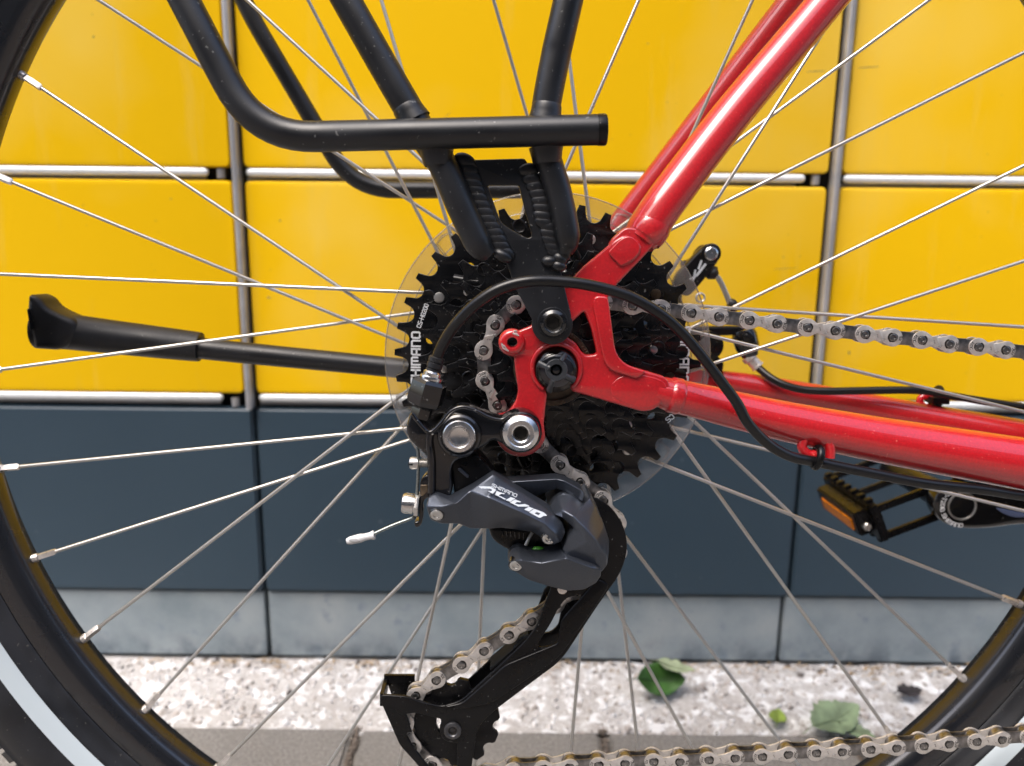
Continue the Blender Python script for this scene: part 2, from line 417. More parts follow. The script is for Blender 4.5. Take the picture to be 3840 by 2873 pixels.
def b_yellow(n, b, tc):
    big = nz(n, tc, 2.2, 4); fad = ramp(n, big, [(.50, (0, 0, 0)), (.68, (1, 1, 1))])
    col = mixc(n, fad, (.90, .545, .003), (.91, .64, .11))
    sp = nz(n, tc, 160, 2); spk = ramp(n, sp, [(.73, (0, 0, 0)), (.76, (1, 1, 1))])
    col = mixc(n, spk, col, (.55, .38, .05))
    n.links.new(col, b.inputs['Base Color']); b.inputs['Roughness'].default_value = .42; b.inputs['Specular IOR Level'].default_value = .18
    dr = nz(n, tc, 5, 5, .7, (6, 6, .7)); col = mixc(n, ramp(n, dr, [(.55, (0, 0, 0)), (.78, (.30, .30, .30))]), col, (.80, .60, .16)); n.links.new(col, b.inputs['Base Color'])
    bumpn(n, b, nz(n, tc, 900, 2), .00003)
yellow = tex_mat('yellow_painted_steel', None, b_yellow)
def b_anth(n, b, tc):
    col = mixc(n, nz(n, tc, 6, 5), (.024, .049, .074), (.038, .068, .098))
    sp = ramp(n, nz(n, tc, 60, 3), [(.70, (0, 0, 0)), (.76, (1, 1, 1))]); col = mixc(n, sp, col, (.10, .13, .16))
    n.links.new(col, b.inputs['Base Color']); b.inputs['Roughness'].default_value = .42
    bumpn(n, b, nz(n, tc, 700, 2), .00004)
anth = tex_mat('anthracite_painted_steel', None, b_anth)
def b_plinth(n, b, tc):
    col = ramp(n, nz(n, tc, 14, 6, .65), [(.32, (.20, .25, .28)), (.5, (.27, .32, .35)), (.7, (.34, .38, .40))])
    sp = ramp(n, nz(n, tc, 45, 3), [(.62, (0, 0, 0)), (.72, (1, 1, 1))]); col = mixc(n, sp, col, (.20, .25, .30))
    # darker towards the ground, with its own ragged edge
    sx = n.nodes.new('ShaderNodeSeparateXYZ'); n.links.new(tc.outputs['Object'], sx.inputs[0])
    mr = n.nodes.new('ShaderNodeMapRange'); mr.inputs[1].default_value = .030; mr.inputs[2].default_value = .0; n.links.new(sx.outputs[2], mr.inputs[0])
    mt = n.nodes.new('ShaderNodeMath'); mt.operation = 'MULTIPLY'; n.links.new(mr.outputs[0], mt.inputs[0]); n.links.new(ramp(n, nz(n, tc, 55, 4), [(.4, (0, 0, 0)), (.65, (1, 1, 1))]), mt.inputs[1])
    col = mixc(n, mt.outputs[0], col, (.10, .13, .16))
    n.links.new(col, b.inputs['Base Color']); b.inputs['Roughness'].default_value = .6
    bumpn(n, b, nz(n, tc, 260, 4), .0002)
plin = tex_mat('galvanised_grey_plinth', None, b_plinth)
chan = mat('anodised_channel', (.50, .51, .53), .42, .55, noise_amt=.15, noise_scale=30)
strip = mat('bright_anodised_strip', (.91, .95, .97), .35, .15)
dark = mat('dark_cavity_steel', (.012, .014, .016), .6)
def b_paver(n, b, tc):
    v = nz(n, tc, 420, 4, .7); col = ramp(n, v, [(.3, (.12, .115, .105)), (.5, (.20, .19, .18)), (.68, (.31, .295, .28))])
    col = mixc(n, ramp(n, nz(n, tc, 9, 5), [(.35, (0, 0, 0)), (.7, (1, 1, 1))]), col, (.30, .28, .25), 'MULTIPLY')
    m = mixc(n, None, col, ramp(n, v, [(.3, (.14, .13, .12)), (.5, (.225, .215, .20)), (.68, (.33, .315, .30))]), f=.72)
    n.links.new(m, b.inputs['Base Color']); b.inputs['Roughness'].default_value = .85; bumpn(n, b, v, .0006)
paver_m = tex_mat('weathered_concrete_paver', None, b_paver)
def b_soil(n, b, tc):
    v = nz(n, tc, 180, 6, .7); col = ramp(n, v, [(.3, (.07, .052, .04)), (.5, (.17, .14, .115)), (.7, (.30, .26, .22))])
    n.links.new(col, b.inputs['Base Color']); b.inputs['Roughness'].default_value = .95; bumpn(n, b, v, .002)
soil_m = tex_mat('gritty_soil', None, b_soil)
def b_bed(n, b, tc):
    v = nz(n, tc, 210, 6, .75); fine = ramp(n, v, [(.3, (.38, .355, .34)), (.5, (.53, .515, .50)), (.66, (.70, .70, .70))])
    pt = ramp(n, nz(n, tc, 14, 5, .6), [(.38, (0, 0, 0)), (.6, (1, 1, 1))])
    col = mixc(n, pt, mixc(n, None, fine, (.42, .385, .36), f=.45), fine)
    lime = ramp(n, nz(n, tc, 60, 4, .6), [(.52, (0, 0, 0)), (.60, (1, 1, 1))])
    col = mixc(n, lime, col, (.82, .83, .84))
    n.links.new(col, b.inputs['Base Color']); b.inputs['Roughness'].default_value = .9; bumpn(n, b, v, .0016)
bed_m = tex_mat('pale_grit', None, b_bed)

def world_box(name, a, b, m, parent, bev=0., seg=2, ang=30):
    bm = bmesh.new(); box_bm(bm, a, b); bmesh.ops.recalc_face_normals(bm, faces=bm.faces)
    if bev: bmesh.ops.bevel(bm, geom=bm.edges[:], offset=bev, segments=seg, affect='EDGES', clamp_overlap=True)
    return finish(name, bm, m, parent, ang)

YW = 300.0                                           # face of the parcel locker
zA = WY(1106*D, 379*D, YW).z                          # centre of the upper horizontal joint
zB = WY(1106*D, 866*D, YW).z                          # bottom edge of the lower doors (strip centre)
zC = WY(1106*D, 889*D, YW).z                          # top of the dark panels
zP = WY(1106*D, 1286*D, YW).z                         # dark panel / plinth
xL = WY(517*D, 500*D, YW-3).x; xR = WY(1796*D, 500*D, YW-3).x; CW = xR-xL
xL2 = WY(561*D, 1100*D, YW).x; xR2 = WY(1713*D, 1200*D, YW).x
rowh = zA-zB
bpy_root = bpy.data.objects.new('parcel_locker', None); COL.objects.link(bpy_root)
bpy_root.location = (0, YW*.001, 0)
tag(bpy_root, 'yellow parcel locker wall with bright metal strips and dark blue-grey base panels behind the bicycle', 'parcel locker')
LK = bpy_root
def lbox(name, a, b, m, bev=0., seg=2, parent=None):
    p = parent or LK
    return world_box(name, (a[0], a[1]-YW, a[2]), (b[0], b[1]-YW, b[2]), m, p, bev, seg)
GAP = 12.0
xs = [xL+CW*k for k in range(-2, 4)]
zs = [zB+rowh*k for k in range(0, 9)]
lbox('cabinet_carcass', (xs[0], YW+22, zC-4), (xs[-1], YW+420, zs[-1]), dark)
lbox('cabinet_plinth_carcass', (xs[0], YW+16, 6), (xs[-1], YW+420, zC-5), dark)
for k in range(len(xs)-1):
    x0, x1 = xs[k], xs[k+1]
    for j in range(len(zs)-1):
        z0 = zs[j]; z1 = zs[j+1]
        lo = z0+4.2; hi = z1-7.0
        # door panel with rounded corners and folded edges
        pts = [(x0+GAP/2, lo, 5), (x1-GAP/2, lo, 5), (x1-GAP/2, hi, 5), (x0+GAP/2, hi, 5)]
        bm = prism_mesh([rp(pts, seg=4)], 0, 18, 1.3, 2)
        d = finish('locker_door', bm, yellow, LK, 30)
        # bright grip strip along the bottom edge of the door, short at its hinge end
        L0 = x0+GAP/2+1.5; L1 = x1-GAP/2-19
        bm = bmesh.new(); P = [Vector((L0+3.5, 2.0, z0)), Vector((L1-3.5, 2.0, z0))]
        prof = [(0, 0), (2.0, .6), (3.2, 2.), (3.6, 3.6)]
        pp = [Vector((L0, 2, z0))]+[Vector((L0+b_, 2, z0)) for a_, b_ in prof[1:]]+[Vector((L1-b_, 2, z0)) for a_, b_ in prof[1:]][::-1]+[Vector((L1, 2, z0))]
        rr = [1.3, 2.5, 3.2, 3.55, 3.55, 3.2, 2.5, 1.3]
        sweep(bm, pp, rr, 16, True, .75, Vector((0, -.2, 1)))
        finish('grip_strip', bm, strip, LK, 40)
        lbox('joint_rail', (x0+GAP/2, YW+9, z0-8), (x1-GAP/2-24, YW+14, z0-4), chan)
        bm = bmesh.new(); lathe_bm(bm, Vector((x1-GAP/2-9, 5, z0-9 if j == 0 else z0-5)), Vector((0, 0, 1)), [(0, 0), (3.3, 0), (3.6, 1), (3.6, 8), (0, 8.5)], 14)
        finish('hinge_pin', bm, chan, LK, 30)
    # vertical aluminium profile between the columns
for x in xs:
    bm = bmesh.new(); prof = [(-2.7, 6), (-2.7, -5.0), (-2.2, -6.4), (-.9, -7.0), (1.1, -7.0), (2.2, -6.2), (2.7, -5.0), (2.7, 6)]
    lowz = zB-9; bots = [bm.verts.new((x+a, b, lowz)) for a, b in prof]; tops = [bm.verts.new((x+a, b, zs[-1])) for a, b in prof]
    for i in range(len(prof)-1): bm.faces.new((bots[i], bots[i+1], tops[i+1], tops[i]))
    bm.faces.new(bots); bm.faces.new(tops)
    finish('column_profile', bm, chan, LK, 50)
# dark base panels and plinth panels
xq = [xL2+(xR2-xL2)*k for k in range(-2, 4)]
for k in range(len(xq)-1):
    x0, x1 = xq[k]+1.5, xq[k+1]-1.5
    lbox('base_panel', (x0, YW, zP+.8), (x1, YW+14, zC), anth, 2.4, 3)
    y0 = YW+4
    xj0, xj1 = (x0+0.6, x1-0.6) if k < 3 else (x0-4, x1-4)
    if k == 2: xj1 -= 4
    lbox('plinth_panel', (xj0, y0, 2), (xj1, YW+15, zP-.8), plin, 1.0, 2)
for px, py in ((700+1460*.3617, 1400+405*.3617), (700+20*.3617, 1400+390*.3617), (3210, 1538)):
    q = WY(px, py, YW+6)
    bm = bmesh.new(); bmesh.ops.create_icosphere(bm, subdivisions=2, radius=3.2, matrix=Matrix.Translation((q.x, 6, q.z)))
    finish('rivet_head', bm, chan, LK, 40)

scuff_m = mat('grey_scuff', (.33, .26, .08), .6, noise_amt=.3, noise_scale=400)
for (x0_, y0_, x1_, y1_, t_) in ((2100+1700*.5437, 495*.5437, 2100+1830*.5437, 489*.5437, .45), (2100+2055*.5437, 468*.5437, 2100+2200*.5437, 460*.5437, .5), (2500+1128*.6058, 850+770*.6058, 2500+1132*.6058, 850+792*.6058, 1.0), (500+1008*.5437, 1518*.5437, 500+1018*.5437, 1526*.5437, .9), (1000, 1115, 1016, 1118, .9), (348, 137, 354, 140, 1.0), (1640, 470, 1690, 420, .22), (2900, 1010, 2990, 1004, .25)):
    A_ = WY(x0_, y0_, YW); B_ = WY(x1_, y1_, YW); b = bmesh.new()
    sweep(b, [Vector((p.x, -.02, p.z)) for p in (A_, (A_+B_)/2, B_)], [t_*.5, t_, t_*.4], 8, True, .12, Vector((0, 0, 1)))
    finish('scuff_mark', b, scuff_m, LK, 60)
# ground
gy1 = WZ(1106*D, 1572*D, 0).y                         # edge between grit strip and pavers
def sheet(name, x0, x1, y0, y1, z, m, nx=1, ny=1):
    bm = bmesh.new()
    vs = [[bm.verts.new((x0+(x1-x0)*i/nx, y0+(y1-y0)*j/ny, z)) for i in range(nx+1)] for j in range(ny+1)]
    for j in range(ny):
        for i in range(nx): bm.faces.new((vs[j][i], vs[j][i+1], vs[j+1][i+1], vs[j+1][i]))
    return bm
bm = sheet('ground', -40000, 40000, -40000, 40000, -8.0, soil_m, 4, 4)
tag(finish('ground', bm, soil_m), kind='structure')
# facade on the other side of the street, behind the viewer (seen only as a reflection in paint and metal)
def b_fac(n, b, tc):
    n.links.new(ramp(n, nz(n, tc, 1.2, 5), [(.35, (.10, .095, .09)), (.65, (.14, .135, .13))]), b.inputs['Base Color']); b.inputs['Roughness'].default_value = .9
fac_m = tex_mat('rendered_facade', None, b_fac)
fb = bmesh.new(); box_bm(fb, (-14000, -9500, -8), (14000, -4600, 5200))
for fx in range(-13000, 13001, 2400):
    for fz in (900, 3300): box_bm(fb, (fx, -4610, fz), (fx+1100, -4560, fz+1400), 1)
tag(finish('building_across_the_street', fb, [fac_m, dark], None, 30), kind='structure')
# strip of pale rough grit along the locker
bm = sheet('grit_strip', -1500, 1500, gy1-4, YW+10, -2.5, bed_m, 500, 28)
for v in bm.verts: v.co.z += 2.2*noise.fractal(v.co*.03, 1, 2, 4)
tag(finish('gravel_strip', bm, bed_m), kind='structure')
stone_mats = [mat('white_pebble', (.80, .80, .80), .55, noise_amt=.15, noise_scale=300), mat('pale_grey_pebble', (.62, .60, .59), .7, noise_amt=.25, noise_scale=300),
              mat('warm_grey_pebble', (.44, .40, .37), .8, noise_amt=.3, noise_scale=300), mat('dark_pebble', (.13, .11, .10), .8, noise_amt=.3, noise_scale=300)]
ico = bmesh.new(); bmesh.ops.create_icosphere(ico, subdivisions=1, radius=1); iv = [v.co.copy() for v in ico.verts]; ifc = [[v.index for v in f.verts] for f in ico.faces]; ico.free()
def pebbles(name, count, xr, yr, size, weights, z0=-2.5, dens=None):
    V = []; F = []; MI = []
    for _ in range(count):
        x = random.uniform(*xr); y = random.uniform(*yr)
        if dens and random.random() > dens(x, y): continue
        s = size[0]+(size[1]-size[0])*random.random()**2.2
        q = Matrix.Rotation(random.uniform(0, 2*PI), 3, Vector((random.uniform(-1, 1), random.uniform(-1, 1), random.uniform(-1, 1))).normalized())
        S = Vector((s*random.uniform(.7, 1.3), s*random.uniform(.7, 1.3), s*random.uniform(.16, .36)))
        z = z0+S.z*.3+2.2*noise.fractal(Vector((x, y, 0))*.03, 1, 2, 4)
        b0 = len(V)
        for p in iv: V.append(q @ Vector((p.x*S.x, p.y*S.y, p.z*S.z))*random.uniform(.74, 1.2)*.001+Vector((x, y, z))*.001)
        wts = weights(x, y); k = random.choices(range(4), wts)[0]
        for f in ifc: F.append([b0+i for i in f]); MI.append(k)
    me = bpy.data.meshes.new(name); me.from_pydata(V, [], F)
    for m in stone_mats: me.materials.append(m)
    me.polygons.foreach_set('material_index', MI); me.polygons.foreach_set('use_smooth', [True]*len(F))
    o = bpy.data.objects.new(name, me); COL.objects.link(o); return o
def wt(x, y):
    t = (y-gy1)/(YW-gy1)                              # 1 at the locker, 0 at the pavers
    if t > .86: return (0.03, .25, .6, .35)
    pt = noise.noise(Vector((x*.012, y*.02, 3)))
    right = max(0, min(1, (x-20)/200))
    return (max(.1, .5+pt*.9-.25*right), .6, .3+.25*right, .02)
o = pebbles('gravel', 4200, (-420, 520), (gy1-7, YW+3), (.8, 4.2), wt)
tag(o, 'pale grit and white pebbles strewn along the foot of the locker', 'gravel', kind='stuff')
# pavers: individual slabs with sunken joints
PV = bpy.data.objects.new('pavement', None); COL.objects.link(PV); tag(PV, kind='structure')
jx = WZ(1330, 2762, 0).x; jx2 = WZ(2265, 2762, 0).x; pw = jx2-jx
shared = {}
for j in range(4):
    y1 = gy1-j*pw; y0 = y1-pw
    for i in range(-6, 8):
        x0 = jx+i*pw+(pw/2 if j % 2 else 0)
        key = random.randrange(3)
        if key not in shared:
            bm = bmesh.new(); r = random.Random(key)
            box_bm(bm, (-pw/2+3, -pw/2+3, -38), (pw/2-3, pw/2-3, 0)); bmesh.ops.recalc_face_normals(bm, faces=bm.faces)
            bmesh.ops.bevel(bm, geom=bm.edges[:], offset=3, segments=2, affect='EDGES')
            o = finish('paving_slab', bm, paver_m, PV, 30); shared[key] = o.data
        else:
            o = bpy.data.objects.new('paving_slab', shared[key]); COL.objects.link(o); o.parent = PV
        o.location = ((x0+pw/2)*.001, ((y0+y1)/2)*.001, random.uniform(-.8, .8)*.001)
# moss and grit in the joints, and dirt swept against the locker
for i, xj in enumerate([jx, jx2]):
    V = []
    bm = bmesh.new()
    for _ in range(420):
        y = random.uniform(gy1-pw, gy1); x = xj+random.gauss(0, 1.6); s = random.uniform(.6, 1.8)
        bmesh.ops.create_icosphere(bm, subdivisions=1, radius=s, matrix=Matrix.Translation((x, y, -3+random.random()*2.5)) @ Matrix.Diagonal((1, random.uniform(1, 2), .7, 1)))
    o = finish('joint_grit', bm, soil_m, None, 60); tag(o, ['gritty brown soil in the paver joint left of the derailleur foot', 'gritty brown soil in the paver joint below the lower chain'][i], 'joint grit', 'grit in the paver joints', 'stuff')
straw_m = mat('dry_straw', (.42, .30, .17), .8, noise_amt=.35, noise_scale=200)
bm = bmesh.new()
for _ in range(260):
    x = random.uniform(-380, 480); y = YW-abs(random.gauss(0, 11)); a = random.uniform(0, 2*PI); l = random.uniform(2, 11)
    P = [Vector((x, y, -1+random.random()*2)), Vector((x+math.cos(a)*l*.5, y+math.sin(a)*l*.25, 1.5+random.random()*2)), Vector((x+math.cos(a)*l, y+math.sin(a)*l*.45, random.random()*2))]
    sweep(bm, P, random.uniform(.25, .7), 5, True)
tag(finish('dry_litter', bm, straw_m, None, 60), 'dry brown straw and crumbs swept against the foot of the locker', 'plant litter', kind='stuff')
# leaves
leaf_m = mat('green_leaf', (.035, .10, .016), .45, noise_amt=.35, noise_scale=60); leaf_u = mat('pale_leaf_underside', (.30, .36, .22), .6, noise_amt=.2, noise_scale=80)
leaf_g = mat('faded_grey_green_leaf', (.20, .27, .16), .65, noise_amt=.3, noise_scale=70)
leaf_y = mat('yellow_green_leaf', (.24, .33, .06), .6, noise_amt=.3, noise_scale=70)
leaf_d = mat('black_dead_leaf', (.035, .030, .032), .7, noise_amt=.4, noise_scale=60)
def leaf(pxc, pyc, L, Wd, rot, tilt, roll, m, label, curl=.0, jag=0., z=6, seed=1, fold=None):
    r = random.Random(seed); q = WZ(pxc, pyc, z)
    root = bpy.data.objects.new('fallen_leaf', None)
    bm = bmesh.new(); nu, nv = 18, 10; g = []
    for i in range(nu+1):
        u = i/nu; hw = Wd/2*math.sin(PI*u**.85)**.8 if 0 < u < 1 else 0.0
        hw *= 1+jag*r.uniform(-1, 1)
        row = []
        for j in range(nv+1):
            v = j/nv*2-1
            z_ = curl*L*(u-.5)**2*2+abs(v)*hw*.35+math.sin(u*16)*.5*abs(v)+ (.6 if j % 2 else 0)*.3
            row.append(bm.verts.new(((u-.5)*L, v*hw, z_)))
        g.append(row)
    for i in range(nu):
        for j in range(nv):
            f = bm.faces.new((g[i][j], g[i+1][j], g[i+1][j+1], g[i][j+1]))
    bmesh.ops.remove_doubles(bm, verts=bm.verts, dist=.01)
    sweep(bm, [Vector((-L/2-L*.18, 0, 1)), Vector((-L/2, 0, curl*L*.5+.4)), Vector((0, 0, .3)), Vector((L*.4, 0, curl*L*.3+.2))], [.5, .45, .35, .15], 6)
    bmesh.ops.solidify(bm, geom=bm.faces[:], thickness=.0)
    o = finish('fallen_leaf', bm, m, None, 70)
    md = o.modifiers.new('thick', 'SOLIDIFY'); md.thickness = .0003
    o.location = (q.x*.001, q.y*.001, q.z*.001); o.rotation_euler = (roll, tilt, rot)
    tag(o, label, 'leaf', 'fallen leaves on the grit strip'); return o
q1 = c('X', 1425, 1468)
leaf(q1[0], q1[1]+4, 46, 30, 0.15, 0.10, .75, [leaf_m], 'largest green leaf standing upturned at the foot of the locker', .25, .06, 13, 3)
leaf(q1[0]+60, q1[1]-42, 34, 15, -0.30, .1, .15, [leaf_u], 'pale curled leaf lying over the largest green leaf', .2, .2, 24, 5)
leaf(3130, 2700, 56, 34, .5, -.05, .25, [leaf_g], 'faded grey-green leaf on the grit above the right part of the lower chain', .2, .16, 7, 8)
leaf(3210, 2745, 30, 16, -.6, .1, .2, [leaf_g], 'small faded leaf tucked under the grey-green leaf near the tyre', .2, .2, 4, 13)
leaf(2915, 2693, 22, 15, 1.2, 0, .1, [leaf_y], 'small yellow-green leaf scrap left of the faded leaf', .2, .2, 5, 9)
leaf(3410, 2598, 24, 17, .2, 0, .1, [leaf_d], 'small black dead leaf on the grit close to the rim at the right', .2, .25, 5, 11)

# ================================================================== BICYCLE (its own frame, mm)
BK = bpy.data.objects.new('bicycle', None); COL.objects.link(BK)
BK.matrix_world = Matrix.Translation((0, 0, HUB_H*.001)) @ R_BW.to_4x4()
tag(BK, 'red bicycle with black rack, its rear wheel and chain in front of the yellow locker', 'bicycle')
O = Vector((0, 0, 0))
def circ(cx, cz, r, n=20, a0=0.):
    return [(cx+r*math.cos(2*PI*k/n+a0), cz+r*math.sin(2*PI*k/n+a0)) for k in range(n)]

# ------------------------------------------------------------------ rear wheel
wheel = lathe('rear_wheel', O, [(297.6, -6), (296.4, 0), (297.6, 6), (301, 10.4), (306, 11.8), (313, 12.2), (317, 12.2), (317, -12.2), (306, -11.8), (301, -10.4), (297.6, -6)], rimm, BK, 220, ang=50)
prof = []
half = [(313.5, 12.6), (315, 14.2), (317, 14.6), (318, 15.8), (319.5, 16.4), (320.6, 18.0), (322, 18.6), (331, 22.6), (338, 24.6), (345, 24.2), (352, 21.2), (355, 19.6), (356.2, 19.8), (359.5, 14), (362, 7), (363, 0)]
prof = half + [(r, -d) for r, d in half[::-1][1:]]
tyre = lathe('tyre', O, prof, rub, wheel, 220, ang=60)
lathe('reflective_band', O, [(322.3, 18.9), (322.5, 19.2), (326.5, 21.2), (330.6, 22.9), (330.8, 22.6)], refl, tyre, 220, ang=60)
bm = bmesh.new()
for k in range(240):
    a = 2*PI*k/240
    for s in (-1, 1):
        M = Matrix.Rotation(-a, 4, 'Y') @ Matrix.Translation((0, s*15.6, 358.6)) @ Matrix.Rotation(-s*.95, 4, 'X')
        vs = box_bm(bm, (-3.3, -4.2, -.6), (3.3, 4.2, 2.0))
        for v in vs: v.co = M @ v.co
tr_ = finish('tread_blocks', bm, rub, wheel, 30); tag(tr_, kind='stuff')
hub = lathe('hub', O, [(0, -60), (8, -60), (8, -42), (20, -41), (34.5, -36.5), (34.5, -33), (14, -30), (12.5, -8), (13, 12), (34.5, 17), (34.5, 20.5), (17, 23), (17, 27), (6, 28), (6, 66)], glossb, wheel, 48)
def spoke_pts(k):
    th = math.radians(2.6+10*k); sg = -1 if k % 4 in (1, 2) else 1
    if k % 2: R, Y, off = 31, -20, 65
    else: R, Y, off = 31, 34, 60
    hb = th+math.radians(sg*off); yo = 1.6*(1 if (k//2) % 2 else -1)
    a = Vector((297*math.cos(th), 0, 297*math.sin(th))); b = Vector((R*math.cos(hb), Y+yo, R*math.sin(hb)))
    return a, b
for k in range(36):
    a, b = spoke_pts(k); d = (b-a).normalized()
    bm = bmesh.new(); sweep(bm, [a+d*6, (a+b)/2, b, b+Vector((0, 3 if b.y < 0 else -3, 0))], [.95]*4, 10)
    finish('spoke', bm, steel, wheel, 60)
    bm = bmesh.new(); lathe_bm(bm, a-d*3, d, [(0, 0), (2.3, 0), (2.35, 5), (2.1, 6)], 12); lathe_bm(bm, a-d*3, d, [(2.15, 6), (1.9, 6.3), (1.9, 14.6), (1.5, 15.4), (.9, 15.4)], 4, 0, random.random())
    finish('nipple', bm, nick, wheel, 30)
# clear plastic spoke protector behind the cassette
pr = lathe('spoke_protector', O+Vector((0, -21.5, 0)), [(40, 0), (70, 0), (75.5, 1.2), (79.5, 3.4), (80.2, 3.6), (80.2, 2.8), (75.5, .2), (70, -.9), (40, -.9)], clear, wheel, 160, ang=60)
for rr in (71.5, 80.3):
    bm = bmesh.new(); P = [Vector((rr*math.cos(a), -22.6 if rr < 75 else -24.9, rr*math.sin(a))) for a in [2*PI*i/160 for i in range(161)]]
    sweep(bm, P, .35, 6, False); finish('protector_rim', bm, clear, pr, 60)
for a in (12, 62, 132, 198, 248, 320, -6):
    a = math.radians(a); M = Matrix.Rotation(-a, 4, 'Y')
    bm = bmesh.new(); P = [M @ Vector(q) for q in ((66, -22.5, -5), (77.5, -23.5, -4.2), (78.5, -23.8, 0), (77.5, -23.5, 4.2), (66, -22.5, 5))]
    sweep(bm, P, .7, 8); finish('protector_clip', bm, clear, pr, 60)

# ------------------------------------------------------------------ cassette
def tooth_ring(T, ph=0., tipw=1.75, tipr=2.7, root=4.05):
    Rp = 12.7/2/math.sin(PI/T); pts = []
    for k in range(T):
        a = 2*PI*(k+.5)/T+ph                           # valley centre
        for q in range(-4, 5):
            b = q/4*math.radians(74); x = Rp-root*math.cos(b); y = root*math.sin(b)
            pts.append((x*math.cos(a)-y*math.sin(a), x*math.sin(a)+y*math.cos(a)))
        a2 = 2*PI*(k+1)/T+ph; Rt = Rp+tipr
        skew = .35
        for y in (-tipw+skew, tipw*.75+skew):
            pts.append((Rt*math.cos(a2)-y*math.sin(a2), Rt*math.sin(a2)+y*math.cos(a2)))
    return pts, Rp
TC = [11, 13, 16, 18, 20, 23, 26, 30, 36]
P0 = [U(*p, -26.9) for p in ((1567, 1033), (1520, 1127), (1491, 1221), (1482, 1319), (1491, 1417))]
sm = sum(complex(math.cos(36*math.atan2(p.z, p.x)), math.sin(36*math.atan2(p.z, p.x))) for p in P0)
import cmath
ph36 = cmath.phase(sm)/36
cw = [c('A', 1265, 600), c('A', 1140, 873), c('A', 1152, 1180)]
s16 = sum(cmath.exp(16j*math.atan2(U(*p, -52.3).z, U(*p, -52.3).x)) for p in cw); ph16 = cmath.phase(s16)/16
cas = None
glint_edge = mat('edge_glint_plating', (.10, .10, .105), .30, .9, noise_amt=.8, noise_scale=140, rough_var=.1)  # lighter metal for the bevels, painting the highlights along the sprocket edges
for i, T in reversed(list(enumerate(TC))):
    Yc = -61+4.34*i
    ph = math.radians(.6) if T == 30 else ph36 if T == 36 else (ph16-PI/16 if T == 16 else random.random())
    ring, Rp = tooth_ring(T, ph); holes = []
    rin = 17 if i < 4 else 18.5
    loops = [ring, circ(0, 0, rin, 40)]
    if T == 36:
        for k in range(9): a = 2*PI*k/9+.2; loops.append(circ(58.5*math.cos(a), 58.5*math.sin(a), 2.3, 12))
        for k in range(12):
            a = 2*PI*k/12+.1; loops.append(circ(48.5*math.cos(a), 48.5*math.sin(a), 4.2, 16))
    elif T >= 23:
        nh = {23: 8, 26: 9, 30: 10}[T]; ro = Rp-8.6
        for k in range(nh): a = 2*PI*(k+random.random()*.1)/nh+i; loops.append(circ(ro*math.cos(a), ro*math.sin(a), 2.9, 14))
        for k in range(nh): a = 2*PI*(k+.5)/nh+i; loops.append(circ((ro-7)*math.cos(a), (ro-7)*math.sin(a), 1.5, 10))
    bm = prism_mesh(loops, Yc-.9, Yc+.9, .28, 1)
    for f in bm.faces:
        if .25 < abs(f.normal.y) < .97: f.material_index = 1
    if cas is None:
        cas = finish('cassette', bm, [spr, glint_edge], BK, 30)
    else:
        finish('sprocket', bm, [spr, glint_edge], cas, 30)
    # stepped shifting ramps: darker steel scallops standing slightly proud of the ring
    if T >= 18:
        bm = bmesh.new()
        for k in range(0, T, 5):
            a = 2*PI*(k+.5)/T+ph; r0 = Rp-7.2
            C_ = Vector((r0*math.cos(a), Yc-.9, r0*math.sin(a)))
            lathe_bm(bm, C_, FR, [(3.4, 0), (3.1, .35), (2.6, .1), (0, .1)], 12)
        o = finish('shift_ramps', bm, spr, cas, 40); tag(o, kind='stuff')
# carrier arms and rivets
bm = bmesh.new()
for k in range(6):
    a = math.radians(60*k+14)
    for (r0, y0, r1, y1) in ((20, -47, 50, -28.6), (50, -28.6, 60, -28.2)):
        sweep(bm, [Vector((r0*math.cos(a), y0, r0*math.sin(a))), Vector((r1*math.cos(a+.12), y1, r1*math.sin(a+.12)))], [3.6, 3.0], 10)
lathe_bm(bm, O, FR, [(18.6, 24), (18.6, 60), (16.5, 60)], 40)
finish('spider', bm, spr, cas, 40)
for k in range(9):
    a = 2*PI*k/9+.55
    bm = bmesh.new(); lathe_bm(bm, Vector((61*math.cos(a), -27.15, 61*math.sin(a))), FR, [(2.7, -.3), (2.6, .25), (2.0, .5), (0, .5)], 16)
    finish('rivet', bm, steel if k % 2 else fluor, cas, 30)
for k in range(8):
    a = 2*PI*k/8+.1
    bm = bmesh.new(); lathe_bm(bm, Vector((51*math.cos(a), -32.2, 51*math.sin(a))), FR, [(2.1, -.3), (2.1, .25), (1.5, .5), (0, .5)], 14)
    finish('rivet', bm, steel, cas, 30)
lr = lathe('lockring', O, [(0, 60), (15, 61), (15.3, 64.4), (17.2, 64.6), (17.6, 63.6), (17.6, 61.5), (16, 61)], brn, cas, 72)
bm = bmesh.new()
for k in range(72):
    a = 2*PI*k/72; sweep(bm, [Vector((15.9*math.cos(a), -64.75, 15.9*math.sin(a))), Vector((17.3*math.cos(a), -64.75, 17.3*math.sin(a)))], .22, 4)
tag(finish('lockring_teeth', bm, brn, cas, None), kind='stuff')
def circtext(name, text, R, a0, h, t, m, parent, Y, wk=1., sign=1):
    # lettering along a circle, a0 degrees = angle of the start, running counter-clockwise seen from the viewer when sign = 1
    def f(p):
        a = math.radians(a0)-sign*p.x/R; r = R+sign*(p.y-h/2)
        return Vector((r*math.cos(a), Y, r*math.sin(a)))
    return lettering(name, text, f, h, t, m, parent, k=wk)
